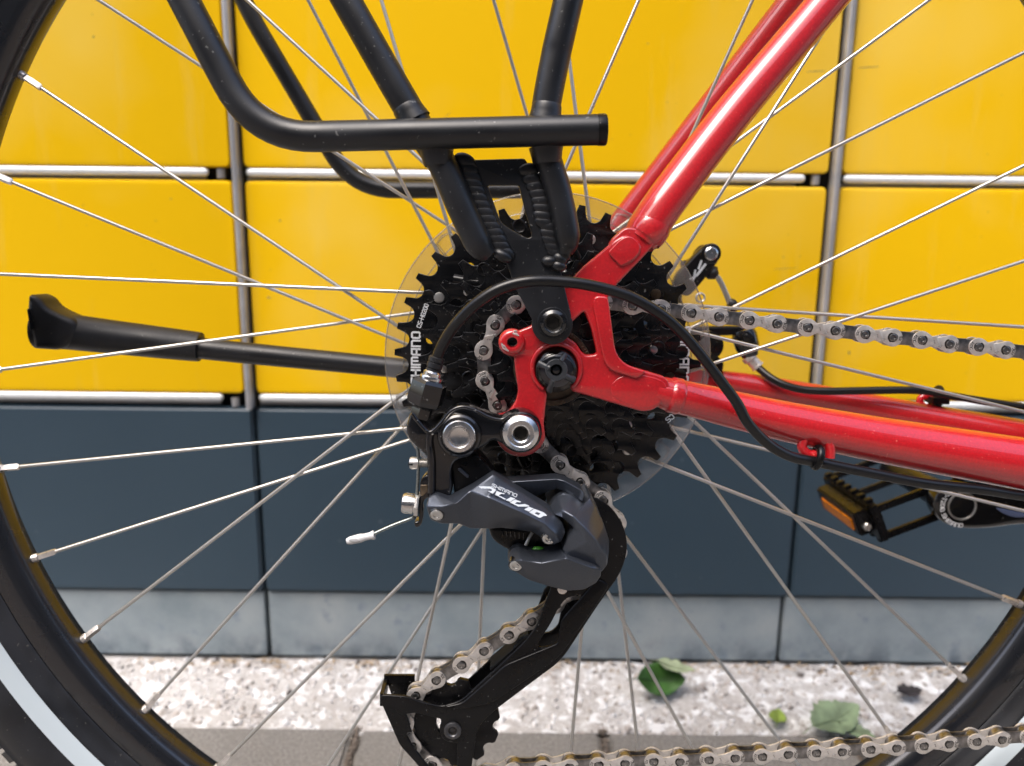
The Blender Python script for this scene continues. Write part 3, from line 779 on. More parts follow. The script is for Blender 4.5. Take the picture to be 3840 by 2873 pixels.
def linetext(name, text, p0, p1, h, t, m, parent, Y, shear=0., gap=1.5, flip=1):
    A = U(*p0, Y); B_ = U(*p1, Y); ex = (B_-A); L = ex.length; ex.normalize(); ey = Vector((0, -1, 0)).cross(ex)*-1
    ey = Vector((-ex.z, 0, ex.x))*flip
    tot = sum(GL[ch][0]+gap for ch in text)-gap; k = L/(tot*h/5)
    return lettering(name, text, lambda p: A+ex*p.x+ey*p.y, h, t, m, parent, gap, shear, k)
Yf = -27.18-.06
linetext('printed_lettering', 'SHIMANO', c('A', 478, 1215), c('A', 482, 680), 3.9, .95, white, cas, Yf, gap=1.9)
linetext('printed_lettering', 'CS-HG200-9', c('A', 487, 635), c('A', 588, 345), 1.9, .42, white, cas, Yf)
linetext('printed_lettering', 'SHIMANO', c('B', 1490, 700), c('B', 1480, 1160), 3.9, .95, white, cas, Yf, gap=1.9, flip=1) if False else None
A_ = c('B', 1535, 625); B2 = c('B', 1516, 1195)
linetext('printed_lettering', 'SHIMANO', A_, B2, 3.9, .95, white, cas, Yf, gap=1.9)
linetext('printed_lettering', 'CS', c('B', 1430, 1525), c('B', 1365, 1575), 2.4, .5, whiteg, cas, Yf)
circtext('engraved_lettering', 'SHIMANO', 16.6, 290, 1.3, .25, edge, lr, -64.9, sign=-1)

# ------------------------------------------------------------------ chain
def plate_loop(r, waist, sk=0.):
    h = 6.35; pts = []
    for k in range(13):
        a = math.radians(-125+k*250/12); pts.append((h+r*math.cos(a), r*math.sin(a)))
    pts += [(1.6, waist+sk), (-1.6, waist-sk)]
    for k in range(13):
        a = math.radians(55+k*250/12); pts.append((-h+r*math.cos(a), r*math.sin(a)))
    pts += [(-1.6, -waist+sk), (1.6, -waist-sk)]
    return pts
def merge(bms_m):
    out = bmesh.new()
    for b, mi in bms_m:
        me = bpy.data.meshes.new('t'); b.to_mesh(me); b.free(); n0 = len(out.faces); out.from_mesh(me); bpy.data.meshes.remove(me)
        out.faces.ensure_lookup_table()
        if mi is not None:
            for f in out.faces[n0:]: f.material_index = mi
    return out
def outer_mesh(txt):
    L = plate_loop(4.25, 2.35, .25); b1 = prism_mesh([L], -3.35, -2.4, .22, 1); b2 = prism_mesh([L], 2.4, 3.35, .22, 1)
    b3 = bmesh.new()
    for x in (-6.35, 6.35):
        lathe_bm(b3, Vector((x, 0, 0)), FR, [(1.75, 3.0), (1.75, 3.6), (1.45, 3.75), (.85, 3.72), (.75, 3.4), (0, 3.35)], 16)
        lathe_bm(b3, Vector((x, 0, 0)), FR, [(1.75, -3.0), (1.7, -3.7), (0, -3.7)], 12)
    b4 = bmesh.new()
    for x in (-6.35, 6.35):
        n0 = len(b4.verts); lathe_bm(b4, Vector((x, 0, 0)), FR, [(1.75, 3.36), (2.05, 3.375)], 26)
        b4.verts.ensure_lookup_table()
        for v_ in b4.verts[n0+26:]:
            d_ = Vector((v_.co.x-x, 0, v_.co.z)); a_ = math.atan2(d_.z, d_.x)
            k_ = 1+.04*math.sin(3*a_+x)+(.22 if math.cos(a_)*(-x) > 2.5 else 0)
            v_.co.x = x+d_.x*k_; v_.co.z = d_.z*k_
    # diagonal pressed chamfer across the waist
    b6 = bmesh.new(); q = [(-2.2, 2.0), (-.7, 2.45), (2.4, -2.0), (.9, -2.4)]
    vs = [b6.verts.new((x, y_, z)) for (x, z), y_ in zip(q, (-3.38, -3.52, -3.52, -3.38))]; b6.faces.new(vs)
    vs = [b6.verts.new(p) for p in ((-.7, -3.52, 2.45), (.2, -3.36, 2.3), (3.0, -3.36, -2.2), (2.4, -3.52, -2.0))]; b6.faces.new(vs)
    b5 = bmesh.new()
    for side, tx in ((-1, txt), (1, txt)):
        x = 0; h = 1.15; wd = sum(GL[ch][0]+1.2 for ch in tx)*h/5
        for ch in tx:
            w_, st = GL[ch]
            for poly in st:
                def f(p, side=side):
                    a = (p.x-wd/2)/3.3; r = 3.35+(-p.y+h/2)*1.0
                    base = PI if side < 0 else 0.
                    ang = base+(a)
                    return Vector((side*6.35+r*math.cos(ang), -3.37, r*math.sin(ang)))
                ribbon(b5, [((x+u[0])*h/5, u[1]*h/5) for u in poly], .2, f)
            x += w_+1.2
    bm = merge([(b1, 0), (b2, 0), (b3, 1), (b4, 2), (b6, 0), (b5, 2)])
    o = finish('outer_link', bm, [nick, pinm, grime_and_shade], None, 30); me = o.data; bpy.data.objects.remove(o); return me
def inner_mesh():
    L = plate_loop(4.0, 3.1, 0); b1 = prism_mesh([L], -2.35, -1.55, .15, 1); b2 = prism_mesh([L], 1.55, 2.35, .15, 1)
    b3 = bmesh.new()
    for x in (-6.35, 6.35): lathe_bm(b3, Vector((x, 0, 0)), FR, [(2.2, -1.5), (3.85, -1.45), (3.85, 1.45), (2.2, 1.5)], 18)
    bm = merge([(b1, 0), (b2, 0), (b3, 1)])
    o = finish('inner_link', bm, [nickd, pinm], None, 30); me = o.data; bpy.data.objects.remove(o); return me
OM = [outer_mesh('KMC'), outer_mesh('X9')]; IM = inner_mesh()
YCH = -52.3
pins = []                                            # (px, py, Y of chain centre, seen at the outer plate face)
up = cc('G', [(2290+178*k, 787+19*k) for k in range(8, 0, -1)]+[(2290, 787), (2105, 765), (1930, 745), (1753, 728), (1583, 703), (1403, 687), (1228, 667), (1050, 645), (870, 625), (690, 603), (508, 580), (328, 560), (150, 535)])
k_ = len(up)
for i, p in enumerate(up): pins.append((*p, YCH+9*(1-i/k_)))
for p in [c('B', 1330, 440), c('B', 1020, 405), c('B', 735, 372), (2150, 1107), (2035, 1098), c('A', 1475, 400), c('A', 1265, 600), c('A', 1140, 873), c('A', 1152, 1180), c('A', 1285, 1440), (1930, 1604), (2027, 1670), c('C', 1930, 670), c('C', 2147, 858), c('D', 1270, 478), (2318, 1965), (2320, 2073), (2252, 2155), (2165, 2217), (2083, 2272), c('E', 1402, 262), c('E', 1220, 373), c('E', 1042, 485), c('E', 862, 597), c('E', 682, 705), c('E', 515, 830), c('E', 443, 1025), c('E', 500, 1215), c('E', 640, 1345), (1710, 2915), (1815, 2922)]:
    pins.append((*p, YCH))
low = [(1931, 2890), (2035, 2884), (2139, 2878), (2243, 2872), (2347, 2865)] + cc('K' if False else 'S', [(2400+x*.65099, 2100+y*.65099) for x, y in ((78, 1165), (232, 1165), (395, 1155), (552, 1143), (703, 1137), (858, 1122), (1015, 1115), (1168, 1107), (1325, 1095), (1485, 1085), (1635, 1075), (1785, 1062), (1940, 1050), (2090, 1037), (2243, 1024), (2395, 1012))]+[(2400+(2395+153*k)*.65099, 2100+(1012-12*k)*.65099) for k in range(1, 7)])
for i, p in enumerate(low): pins.append((*p, YCH+5*i/len(low)))
# chain part: rollers under the pins carry the name of the part
chain = bpy.data.objects.new('chain', None); COL.objects.link(chain); chain.parent = BK
outer = True    # pins[0]-pins[1] is an inner link at the right edge
kinds = []
for i in range(len(pins)-1):
    a = U(pins[i][0], pins[i][1], pins[i][2]-3.4); b = U(pins[i+1][0], pins[i+1][1], pins[i+1][2]-3.4)
    a = a+Vector((0, 3.4, 0)); b = b+Vector((0, 3.4, 0))
    is_outer = (i % 2 == 1)
    me = random.choice(OM) if is_outer else IM
    o = bpy.data.objects.new('outer_link' if is_outer else 'inner_link', me); COL.objects.link(o); o.parent = chain
    d = b-a; ang = math.atan2(d.z, d.x)
    if a.x > b.x and is_outer: ang += PI
    s = max(.95, min(1.05, d.length/12.7))
    M = Matrix.Translation((a+b)/2*.001) @ Matrix.Rotation(-ang, 4, 'Y')
    if not is_outer: M = M @ Matrix.Diagonal((s, 1, 1, 1))
    else: M = M @ Matrix.Diagonal((s, 1, 1, 1))
    o.matrix_local = M

# ------------------------------------------------------------------ frame: dropout plate, stays
YD = -75.0
ring_c = c('B', 238, 1050); RR = 225*.3625
def earc(cx, cy, r, a0, a1, n=24): return arc(cx, cy, r, a0, a1, n)
o1 = [(2290, 900, 20), (2345, 850, 20), (2440, 862, 20), (2457, 916, 20), (2408, 970, 10), (2315, 1066, 8), (2282, 1108, 12), (2281, 1150, 20), (2308, 1326, 30), (2348, 1370, 30), (2507, 1417, 30), (2519, 1478, 40), (2455, 1540, 40), (2408, 1545, 20), (2145, 1468, 12), (2137, 1448, 4)]
opening = earc(ring_c[0], ring_c[1], RR, 52, -244, 40)
o2 = [(2047, 1468, 4), (2052, 1484, 6), (2046, 1530, 20), (2040, 1590, 5)] + arc(1953, 1618, 96, 0, 180, 24)[2:] + [(1862, 1560, 10), (1904, 1551, 12), (1934, 1507, 15), (1944, 1468, 20), (1933, 1399, 20), (1926, 1336, 6)]
o3 = arc(1920, 1285, 51, 88, 300, 24) + [(1985, 1225, 15), (2060, 1180, 20), (2123, 1069, 5), (2188, 1000, 10)]
outl = rp(o1)+opening[1:-1]+rp(o2)[1:]+o3[1:]
tri = rp(cc('B', [(528, 462, 10), (600, 640), (658, 890, 14), (640, 910, 6), (545, 922, 14), (500, 880, 5), (440, 790, 10), (345, 725, 10), (330, 640, 10)]))
eye = [(1921+19*math.cos(a), 1282+19*math.sin(a)) for a in [2*PI*k/20 for k in range(20)]]
drop = prism('dropout', outl, YD, YD+7, red, BK, 1.1, [tri, eye])
# raised rib along the front edge, lip round the axle slot, eyelet boss
rib = rp(cc('B', [(640, 300, 20), (770, 310, 15), (785, 380, 20), (850, 890, 40), (950, 1015, 40), (1180, 1085, 20), (1080, 1165, 20), (940, 1120, 30), (790, 1080, 40), (720, 960, 40), (612, 380, 30)]))
prism('raised_rib', rib, YD-1.6, YD+1, red, drop, .9)
P = [U(*p, YD-.1) for p in earc(ring_c[0], ring_c[1], RR+9, 48, -238, 48)]
bm = bmesh.new(); sweep(bm, P, 1.15, 12, True); finish('slot_lip', bm, red, drop, 60)
lathe('eyelet_boss', (*c('A', 1437, 782), YD), [(2.3, -2), (2.3, 1.7), (3.2, 2.0), (4.6, 1.7), (5.5, .8), (5.9, -1)], red, drop, 40, ang=45)
P = []
for k in range(9): pass
bm = bmesh.new()
for (x0, y0, x1, y1, tk) in ((1440, 690, 1505, 715, .55), (1450, 668, 1490, 672, .4), (1325, 790, 1345, 850, .5), (1350, 850, 1400, 875, .5), (1335, 810, 1375, 845, .4)):
    A_ = U(*c('A', x0, y0), YD-2.12); B_ = U(*c('A', x1, y1), YD-2.0); sweep(bm, [A_, (A_+B_)/2+Vector((0, .1, .2)), B_], [tk*.6, tk, tk*.5], 8, True, .3, Vector((0, 0, 1)))
finish('paint_chip', bm, mat('bare_metal_chip', (.55, .47, .45), .5, .4, noise_amt=.3, noise_scale=900), drop, 60)
# seat stay, drive side
ss = tube('seat_stay', [(2395, 905, -69), (2425, 862, -68), (2520, 724, -66), (2760, 412, -58), (3105, 0, -46), (3690, -710, -26)], [7.4, 8.9, 8.9, 8.6, 8.2, 7.8], red, BK, seg=40)
lathe('weld_bead', U(2432, 858, -68), [(8.5, -4.5), (9.0, -2.5), (9.25, 0), (9.1, 2), (8.6, 4.5)], red, ss, 36, axis=(U(2520, 724, -66)-U(2425, 862, -68)))
pad = rp(cc('Q', [(285, 860, 60), (470, 745, 70), (665, 830, 70), (700, 960, 60), (580, 1120, 60), (420, 1170, 20), (270, 1010, 20)]))
prism('flattened_lug', pad, YD-.9, YD+4, red, ss, 1.6)
inner_pad = rp(cc('Q', [(262, 985, 10), (430, 800, 60), (560, 775, 60), (665, 880, 50), (660, 985, 40), (560, 1090, 30), (425, 1155, 8)]))
prism('lug_facet', inner_pad, YD-1.2, YD, red, ss, .5)
tube('seat_stay', [(2250, 940, 66), (2360, 803, 66), (2975, 0, 47), (3590, -800, 28)], [8, 8, 8, 8], red, BK, seg=32)
# chain stay, drive side
cs = tube('chain_stay', [(2455, 1462, -69), (2520, 1482, -68.5), (2610, 1502, -67.5), (2900, 1571, -64), (3300, 1650, -58), (3840, 1741, -50), (4500, 1850, -42)], [6.6, 7.6, 7.9, 9.0, 10.6, 12.6, 13.2], red, BK, seg=44)
bm = bmesh.new(); lathe_bm(bm, U(2530, 1484, -68.5), (U(2610, 1502, -67.5)-U(2520, 1482, -68.5)), [(7.3, -3.2), (8.0, -2.2), (8.2, -1), (8.05, -.1), (8.3, 1.1), (8.1, 2.2), (7.6, 3)], 40)
finish('weld_bead', bm, red, cs, 50)
pad = rp(cc('B', [(800, 1190, 60), (990, 1090, 60), (1330, 1150, 60), (1405, 1260, 90), (1330, 1420, 110), (1150, 1490, 90), (930, 1420, 60), (790, 1330, 30)]))
prism('stay_lug', pad, YD-.22, YD+4, red, cs, .9)
# chain stay, far side, and its cable stop
cs2 = tube('chain_stay', [c('G', 330, 950)+(64,), c('G', 520, 988)+(64,), c('G', 1000, 1072)+(60,), c('G', 1600, 1185)+(54,), c('G', 2212, 1296)+(47,), c('G', 3000, 1440)+(42,)], [6, 7.6, 8.2, 8.6, 9.4, 10.5], red, BK, seg=32)
def cable_stop(parent, ptsA, ptsB, Y, r):
    b = bmesh.new(); sweep(b, catmull([U(*p, Y) for p in ptsA], 5), r, 12); sweep(b, catmull([U(*p, Y) for p in ptsB], 5), r, 12)
    return finish('cable_stop', b, red, parent, 60)
cable_stop(cs, cc('G', [(850, 1310), (838, 1365), (870, 1405), (915, 1412), (945, 1400)]), cc('G', [(1000, 1340), (1012, 1385), (1010, 1430)]), -68, 2.3)
cable_stop(cs2, cc('G', [(1585, 1110), (1565, 1080), (1585, 1052), (1640, 1050)]), cc('G', [(1640, 1130), (1660, 1095), (1650, 1060)]), 58, 2.1)
def tie(pt, Y, w_, h_, r, parent):
    q = U(*pt, Y); b = bmesh.new()
    P = [q+Vector((0, math.cos(a)*w_, math.sin(a)*h_)) for a in [2*PI*k/20 for k in range(21)]]
    sweep(b, [p+Vector((p.z-q.z, 0, 0))*.2 for p in P], r, 10, False, 1.0)
    return b
b = tie(c('G', 930, 1428), -70, 4.0, 4.3, 1.75, None); o = finish('cable_tie', b, blkp, BK, 60)
b = tie(c('G', 1668, 1072), 57, 4.5, 7.0, 2.0, None); box_bm(b, tuple(U(*c('G', 1648, 1100), 50)), tuple(U(*c('G', 1700, 1045), 60))); o = finish('cable_tie', b, blkp, BK, 60)
# far side: axle nut block and dropout
prism('axle_nut', rp(cc('G', [(250, 860, 8), (320, 800, 10), (360, 850, 10), (345, 915, 8), (260, 940, 8)])), 62, 78, blkp, BK, 2)
prism('dropout', rp([(2050, 1250, 30), (2200, 1000, 20), (2300, 960, 20), (2260, 1200, 20), (2400, 1330, 20), (2720, 1410, 20), (2740, 1460, 20), (2300, 1440, 20), (2080, 1460, 30)]), 66, 72, red, BK, 1)

# ------------------------------------------------------------------ luggage rack
rail = tube('luggage_rack', [(90, -1150, -88), (691, 0, -88), (961, 518, -88), (2240, 487, -88)], 6.15, blk, BK, fil=[0, 24, 24, 0], seg=32)
lathe('end_cap', U(2238, 487, -88), [(0, 0), (6.0, 0), (6.0, .25), (6.3, .4), (6.4, 3.0), (6.0, 3.9), (5.4, 4.1), (0, 4.1)], blkp, rail, 36, axis=Vector((1, 0, .02)))
tube('rack_strut', [(660, -1150, -74), (1298, 0, -80), (1560, 458, -81), (1660, 618, -81), (1726, 768, -81), (1795, 915, -81), (1835, 958, -80)], [6.1]*4+[6.2, 5.9, 3.4], blk, rail, seg=32)
tube('rack_strut', [(2390, -1150, -74), (2131, 0, -80), (2082, 220, -80), (2045, 430, -80.5), (2050, 570, -81), (2095, 720, -81), (2128, 885, -81), (2120, 950, -80)], [6.1, 6.1, 6.1, 6.0, 5.6, 5.5, 5.3, 3.2], blk, rail, seg=32)
plate = rp([(1745, 600, 10), (1968, 594, 10), (2060, 760, 40), (2080, 900, 30), (2100, 1000, 20)] + cc('A', [(1975, 200, 10), (2062, 560, 30)]))
pc = c('A', 1852, 595)
plate += arc(pc[0], pc[1], 77, -12, 192, 28) + rp([(1930, 1075), (1905, 1000), (1880, 920, 40), (1790, 800, 60)])
win = rp(cc('F', [(945, 872, 10), (1203, 870, 10), (1250, 1060), (1318, 1295, 22), (1275, 1312, 16), (1065, 1195, 40), (1030, 1110, 20)]))
pl = prism('mounting_plate', plate, -79.5, -76, blk, rail, .5, [win])
def bead(px, py, Y, rx, rz, ry, ang, par):
    q = U(px, py, Y); b = bmesh.new(); bmesh.ops.create_uvsphere(b, u_segments=20, v_segments=12, radius=1)
    M = Matrix.Translation(q) @ Matrix.Rotation(ang, 4, 'Y') @ Matrix.Diagonal((rx, ry, rz, 1))
    for v in b.verts: v.co = M @ v.co
    return finish('weld_bead', b, blk, par, 80)
bl = [(740, 665), (765, 730), (783, 790), (803, 850), (825, 905), (848, 965), (870, 1025), (897, 1085), (925, 1145), (950, 1200), (980, 1255), (1005, 1310), (1030, 1365), (1065, 1425)]
for i, (x, y) in enumerate(bl):
    p_ = c('F', x+18, y+6); bead(*p_, -79.6, 4.9, 3.2, 1.9, .42, pl)
p_ = c('F', 1075, 1455); bead(*p_, -80.5, 4.6, 2.6, 3.0, .5, pl)
br = [(1285, 745), (1318, 820), (1345, 880), (1370, 940), (1390, 1000), (1400, 1060), (1405, 1125), (1415, 1180), (1448, 1215), (1458, 1275), (1470, 1330), (1490, 1385), (1510, 1430)]
for i, (x, y) in enumerate(br):
    p_ = c('F', x, y); bead(*p_, -79.4, 4.5, 2.9, 1.8, -.1+i*.06, pl)
for x, y, a in ((1455, 1500, 0), (1545, 1480, .6), (1575, 1440, .9), (1535, 1540, .2)):
    p_ = c('F', x, y); bead(*p_, -80, 3.4, 2.4, 2.4, a, pl)
for (px, py, ax) in ((1541, 438, Vector((.49, 0, -.87))), (2047, 438, Vector((-.1, 0, -1)))):
    b = bmesh.new(); lathe_bm(b, U(px, py-8, -81.2), ax, [(5.7, -4.5), (6.15, -3.5), (6.3, -1.5), (6.6, 0), (7.2, 3)], 30); finish('weld_collar', b, blk, rail, 60)
for (px, py) in ((1640, 592), (2050, 585)):
    b = bmesh.new(); lathe_bm(b, U(px, py, -82.5), Vector((0.1, 0, -1)), [(7.2, -3.5), (6.6, -1), (6.1, 2.0), (5.6, 3.2)], 30); finish('weld_collar', b, blk, rail, 60)
socket_bolt('rack_bolt', (*c('A', 1858, 580), -79.6), 5.7, 3.6, 3.3, glossb, rail)
lathe('washer', (*c('A', 1854, 580), -79.5), [(3, -.1), (3, .5), (6.4, .5), (6.6, .2), (6.6, -.1)], blk, rail, 40)
tube('far_rail', [(470, -1150, 95), (905, 0, 95), (1325, 712, 95), (1955, 713, 95)], 5.25, blk, rail, fil=[0, 26, 26, 0], seg=24)
tube('far_rail', [(1330, -400, 92), (1560, 0, 92), (1790, 690, 92)], 5.1, blk, rail, seg=20) if False else None

# ------------------------------------------------------------------ axle end with its smoked cap
capm = mat('dark_grey_plastic', (.035, .038, .043), .35, 0, 0, .6, rough_var=.05)
ac = c('B', 238, 1072)
ax = lathe('axle_cap', (*ac, -75), [(9.9, -3), (9.9, -.5), (9.5, 1.0), (8.4, 2.4), (6.4, 3.6), (4.6, 4.1), (2.9, 4.2)], smoke, BK, 48, ang=60)
lathe('axle_nut', (*ac, -71), [(0, 0), (7.2, 0), (7.2, 2.4), (4, 2.6), (3.6, 4.5), (0, 4.5)], steel, ax, 28)
lathe('cap_hub', (*ac, -80.2), [(2.6, -3), (2.6, -.2), (2.7, .35), (4.6, .35), (4.9, 0), (4.9, -1.2)], capm, ax, 40)
lathe('cap_core', (*ac, -79.6), [(0, -3.5), (2.5, -3.5), (2.5, -2.2), (1.6, -.9), (0, -.6)], glossb, ax, 28)
for (x0, y0, x1, y1) in ((285, 985, 325, 920), (170, 1055, 60, 1005), (325, 1130, 415, 1170), (200, 1170, 165, 1280)):
    A_ = U(*c('B', x0, y0), -80.2); B_ = U(*c('B', x1, y1), -77.2)
    b = bmesh.new(); sweep(b, [A_, (A_+B_)/2+Vector((0, -.5, 0)), B_], [1.5, 1.35, 1.7], 10, True, .7); finish('cap_arm', b, capm, ax, 60)

# ------------------------------------------------------------------ gear cable
gc = [c('A', 655, 955)+(-84,), c('A', 700, 840)+(-86,), c('A', 790, 680)+(-90,), c('A', 900, 540)+(-94,), c('A', 1060, 385)+(-97,), c('A', 1250, 255)+(-98,), c('A', 1450, 180)+(-98,), c('B', 0, 148)+(-98,), c('B', 220, 150)+(-97,), c('B', 500, 178)+(-96,), c('B', 800, 245)+(-94,), c('B', 1040, 330)+(-92,), c('B', 1300, 480)+(-90,), c('B', 1500, 645)+(-88,), c('B', 1700, 870)+(-86,), c('B', 1900, 1130)+(-85,), c('B', 2100, 1400)+(-83,), c('G', 500, 1210)+(-82,), c('G', 600, 1320)+(-79,), c('G', 700, 1392)+(-76,), c('G', 800, 1433)+(-73,), c('G', 920, 1455)+(-70,), c('G', 1010, 1475)+(-69,), c('G', 1250, 1523)+(-67,), c('G', 1600, 1590)+(-64,), c('G', 1950, 1628)+(-60,), c('G', 2212, 1668)+(-56,), c('G', 2700, 1730)+(-52,)]
jack = mat('black_cable_jacket', (.007, .007, .008), .33, 0, 0, .5, rough_var=.05, noise_scale=60)
tube('gear_cable_housing', gc, [2.35]*len(gc), jack, BK, seg=20)
# far brake cable
bc = [c('W', 60, 240)+(62,), c('W', 105, 285)+(60,), c('W', 200, 360)+(54,), c('W', 310, 415)+(50,), c('W', 450, 450)+(48,), c('W', 640, 462)+(46,), c('W', 900, 458)+(45,), c('W', 1250, 453)+(44,), c('W', 1450, 465)+(45,), c('W', 1700, 510)+(45,), c('W', 2212, 592)+(40,), c('W', 2800, 680)+(38,)]
tube('brake_cable_housing', bc, [2.3]*len(bc), jack, BK, seg=16)

# ------------------------------------------------------------------ rear derailleur
YR = -90.0
body = rp(cc('C', [(385, 115, 20), (335, 285, 30), (350, 395, 30), (450, 500, 20), (572, 600, 30), (560, 760), (558, 965, 10), (615, 1005, 20), (790, 1025, 20), (828, 900, 40), (800, 760, 40), (840, 630, 40), (1000, 600, 20), (1085, 515, 20), (1170, 480, 20), (1240, 405, 20), (1345, 470, 30), (1500, 530, 60), (1660, 470, 60), (1725, 330, 60), (1670, 180, 60), (1530, 115, 60), (1400, 150, 30), (1330, 205, 20), (1200, 165, 30), (1080, 105, 20), (1010, 75, 20), (900, 60, 30), (800, 105, 30), (700, 220, 30), (605, 330, 20), (520, 260, 30), (470, 190, 20)]))
rd = prism('rear_derailleur', body, YR+2, -75.2, glossb, BK, 1.8)
lathe('pivot_boss', (*c('C', 893, 355), YR+3), [(9.6, -8), (9.6, 1.5), (9.0, 3.2), (8.1, 3.8), (7.2, 3.6), (7.0, 3.0)], glossb, rd, 56)
lathe('pivot_cap', (*c('C', 893, 358), YR+1), [(7.0, -1), (6.9, 4.6), (6.5, 5.1), (4.8, 5.2), (4.5, 4.8), (4.2, 4.2), (3.9, 4.2), (3.7, 4.5), (0, 3.4)], alu, rd, 56, ang=24)
lathe('mounting_boss', (*c('C', 1525, 325), YR+3), [(9.0, -8), (9.0, 1.2), (8.6, 2.3), (8.2, 2.5), (8.1, 1.8)], glossb, rd, 56)
socket_bolt('mounting_bolt', (*c('C', 1523, 327), YR+2), 7.8, 5.2, 3.0, alu, rd, depth=2.4, dish=.0)
# recess behind the link arms: dark plate stands for its shade, grey sliver paints its highlight
prism('recess_shade_plate', rp(cc('C', [(800, 620, 20), (1080, 560, 20), (1260, 780, 20), (1100, 960, 10), (840, 1010, 10)])), -84, -70, blkp, rd, .8)
prism('recess_highlight', rp(cc('C', [(868, 722, 6), (895, 700, 6), (992, 790, 6), (975, 815, 6)])), -85.6, -84, grey, rd, .3)
facet('lip_edge', [c('C', *p) for p in ()] , [], 0, glossb, rd) if False else None
b = bmesh.new(); sweep(b, catmull([U(*c('C', *p), YR-.2) for p in ((400, 140), (470, 235), (580, 335), (690, 255), (790, 130), (900, 75), (1010, 90), (1090, 125), (1200, 180), (1325, 205), (1400, 165))], 6), .9, 10); finish('moulded_edge', b, glossb, rd, 60)
b = bmesh.new(); sweep(b, catmull([U(*c('C', *p), YR+.4) for p in ((585, 350), (575, 450), (590, 560), (600, 720), (600, 960))], 6), 1.6, 10); finish('moulded_edge', b, glossb, rd, 60)
# inner link arm
gi = [c('C', 1100, 640)+(-84,), c('C', 1215, 755)+(-84,), c('D', 272, 298)+(-86,), c('D', 560, 280)+(-86,), c('D', 790, 266)+(-86,), c('D', 870, 285)+(-87,), c('D', 1050, 380)+(-88,), c('D', 1078, 430)+(-89,), c('D', 1060, 500)+(-89,), c('D', 1020, 480)+(-87,), c('D', 880, 400)+(-84,), c('D', 785, 365)+(-83,), c('D', 540, 465)+(-83,), c('D', 300, 400)+(-82,), c('C', 1010, 760)+(-82,)]
facet('inner_link_arm', gi, [[0, 1, 13, 14], [1, 2, 12, 13], [2, 3, 12], [3, 4, 11, 12], [4, 5, 10, 11], [5, 6, 9, 10], [6, 7, 8, 9]], -76, grey, rd, .5)
# outer link arm
def lv(pts): return [c('C', x, y)+(Y,) for x, y, Y in pts]
V = lv([(545, 1110, -97), (570, 1010, -94), (650, 970, -92), (785, 1028, -93), (1000, 940, -97), (1235, 768, -93), (1275, 790, -93), (1800, 1128, -96), (1950, 1270, -97), (1990, 1370, -98), (1945, 1470, -98), (1850, 1508, -96), (1654, 1370, -93), (1330, 1325, -91), (1190, 1335, -91), (1000, 1333, -91), (880, 1283, -92), (700, 1282, -93), (590, 1245, -94),
        (720, 1108, -99.5), (870, 1060, -100.5), (1190, 1015, -103), (1500, 1150, -104), (1780, 1290, -104), (1890, 1400, -103)])
Fc = [[0, 1, 2, 19], [2, 3, 20, 19], [3, 4, 20], [4, 5, 6, 21], [6, 7, 22, 21], [7, 23, 22], [7, 8, 24, 23], [8, 9, 10, 24], [0, 19, 17, 18], [19, 20, 16, 17], [20, 4, 15, 16], [4, 21, 14, 15], [21, 22, 13, 14], [22, 23, 12, 13], [23, 24, 11, 12], [24, 10, 11]]
la = facet('outer_link_arm', V, Fc, -86, grey, rd, .9, 3)
# lower pivot body
DD = lambda pts: [c('D', x, y)+(Y,) for x, y, Y in pts]
V = DD([(700, 595, -88), (740, 520, -87), (790, 450, -86), (860, 410, -86), (960, 430, -87), (1070, 530, -89), (1140, 460, -87), (1200, 560, -87), (1285, 740, -88), (1335, 900, -89), (1335, 1020, -91), (1315, 1160, -93), (1255, 1235, -95), (1190, 1190, -96), (890, 1045, -97), (850, 1000, -96), (900, 880, -97), (970, 778, -98), (880, 690, -97), (790, 640, -95),
        (850, 590, -97), (960, 650, -100), (1090, 780, -102), (1200, 900, -102), (1310, 1070, -98), (1100, 920, -101.5), (1180, 1010, -101)])
Fc = [[0, 1, 2, 20], [2, 3, 4, 20], [4, 5, 21, 20], [5, 6, 7, 22, 21], [7, 8, 23, 22], [8, 9, 24, 23], [9, 10, 24], [10, 11, 24], [0, 20, 18, 19], [20, 21, 17, 18], [21, 22, 25, 17], [22, 23, 26, 25], [23, 24, 26], [17, 25, 14, 16], [16, 14, 15], [25, 26, 13, 14], [26, 24, 11, 12, 13]]
facet('lower_knuckle', V, Fc, -62, grey, rd, .8, 3)
V = DD([(285, 1110, -91), (298, 1030, -89), (345, 975, -88), (400, 955, -88), (500, 1005, -89), (700, 1015, -91), (850, 1000, -95), (1200, 1160, -98), (1255, 1205, -97), (1250, 1275, -94), (1200, 1345, -91), (1080, 1412, -89), (900, 1425, -88), (700, 1375, -88), (500, 1310, -89), (360, 1225, -90),
        (420, 1112, -97), (640, 1137, -99), (890, 1090, -101), (1180, 1195, -100)])
Fc = [[0, 1, 2, 3, 16], [3, 4, 17, 16], [4, 5, 17], [5, 6, 18, 17], [6, 7, 19, 18], [7, 8, 19], [0, 16, 14, 15], [16, 17, 13, 14], [17, 18, 12, 13], [18, 19, 11, 12], [19, 8, 9, 10, 11]]
facet('knuckle_pod', V, Fc, -72, grey, rd, 1.0, 3)
prism('spring_housing', rp(cc('D', [(88, 790, 10), (100, 750, 8), (560, 700, 10), (960, 800, 20), (860, 1010, 10), (330, 1025, 20), (200, 960, 30), (115, 885, 30)])), -84, -66, blkp, rd, 2.2)
for k in range(6):
    b = bmesh.new(); A_ = U(*c('D', 225+45*k, 800+4*k), -84.4); B_ = U(*c('D', 240+42*k, 850+8*k), -84.4); sweep(b, [A_, B_], .35, 6); finish('moulded_rib', b, glossb, rd, 60)
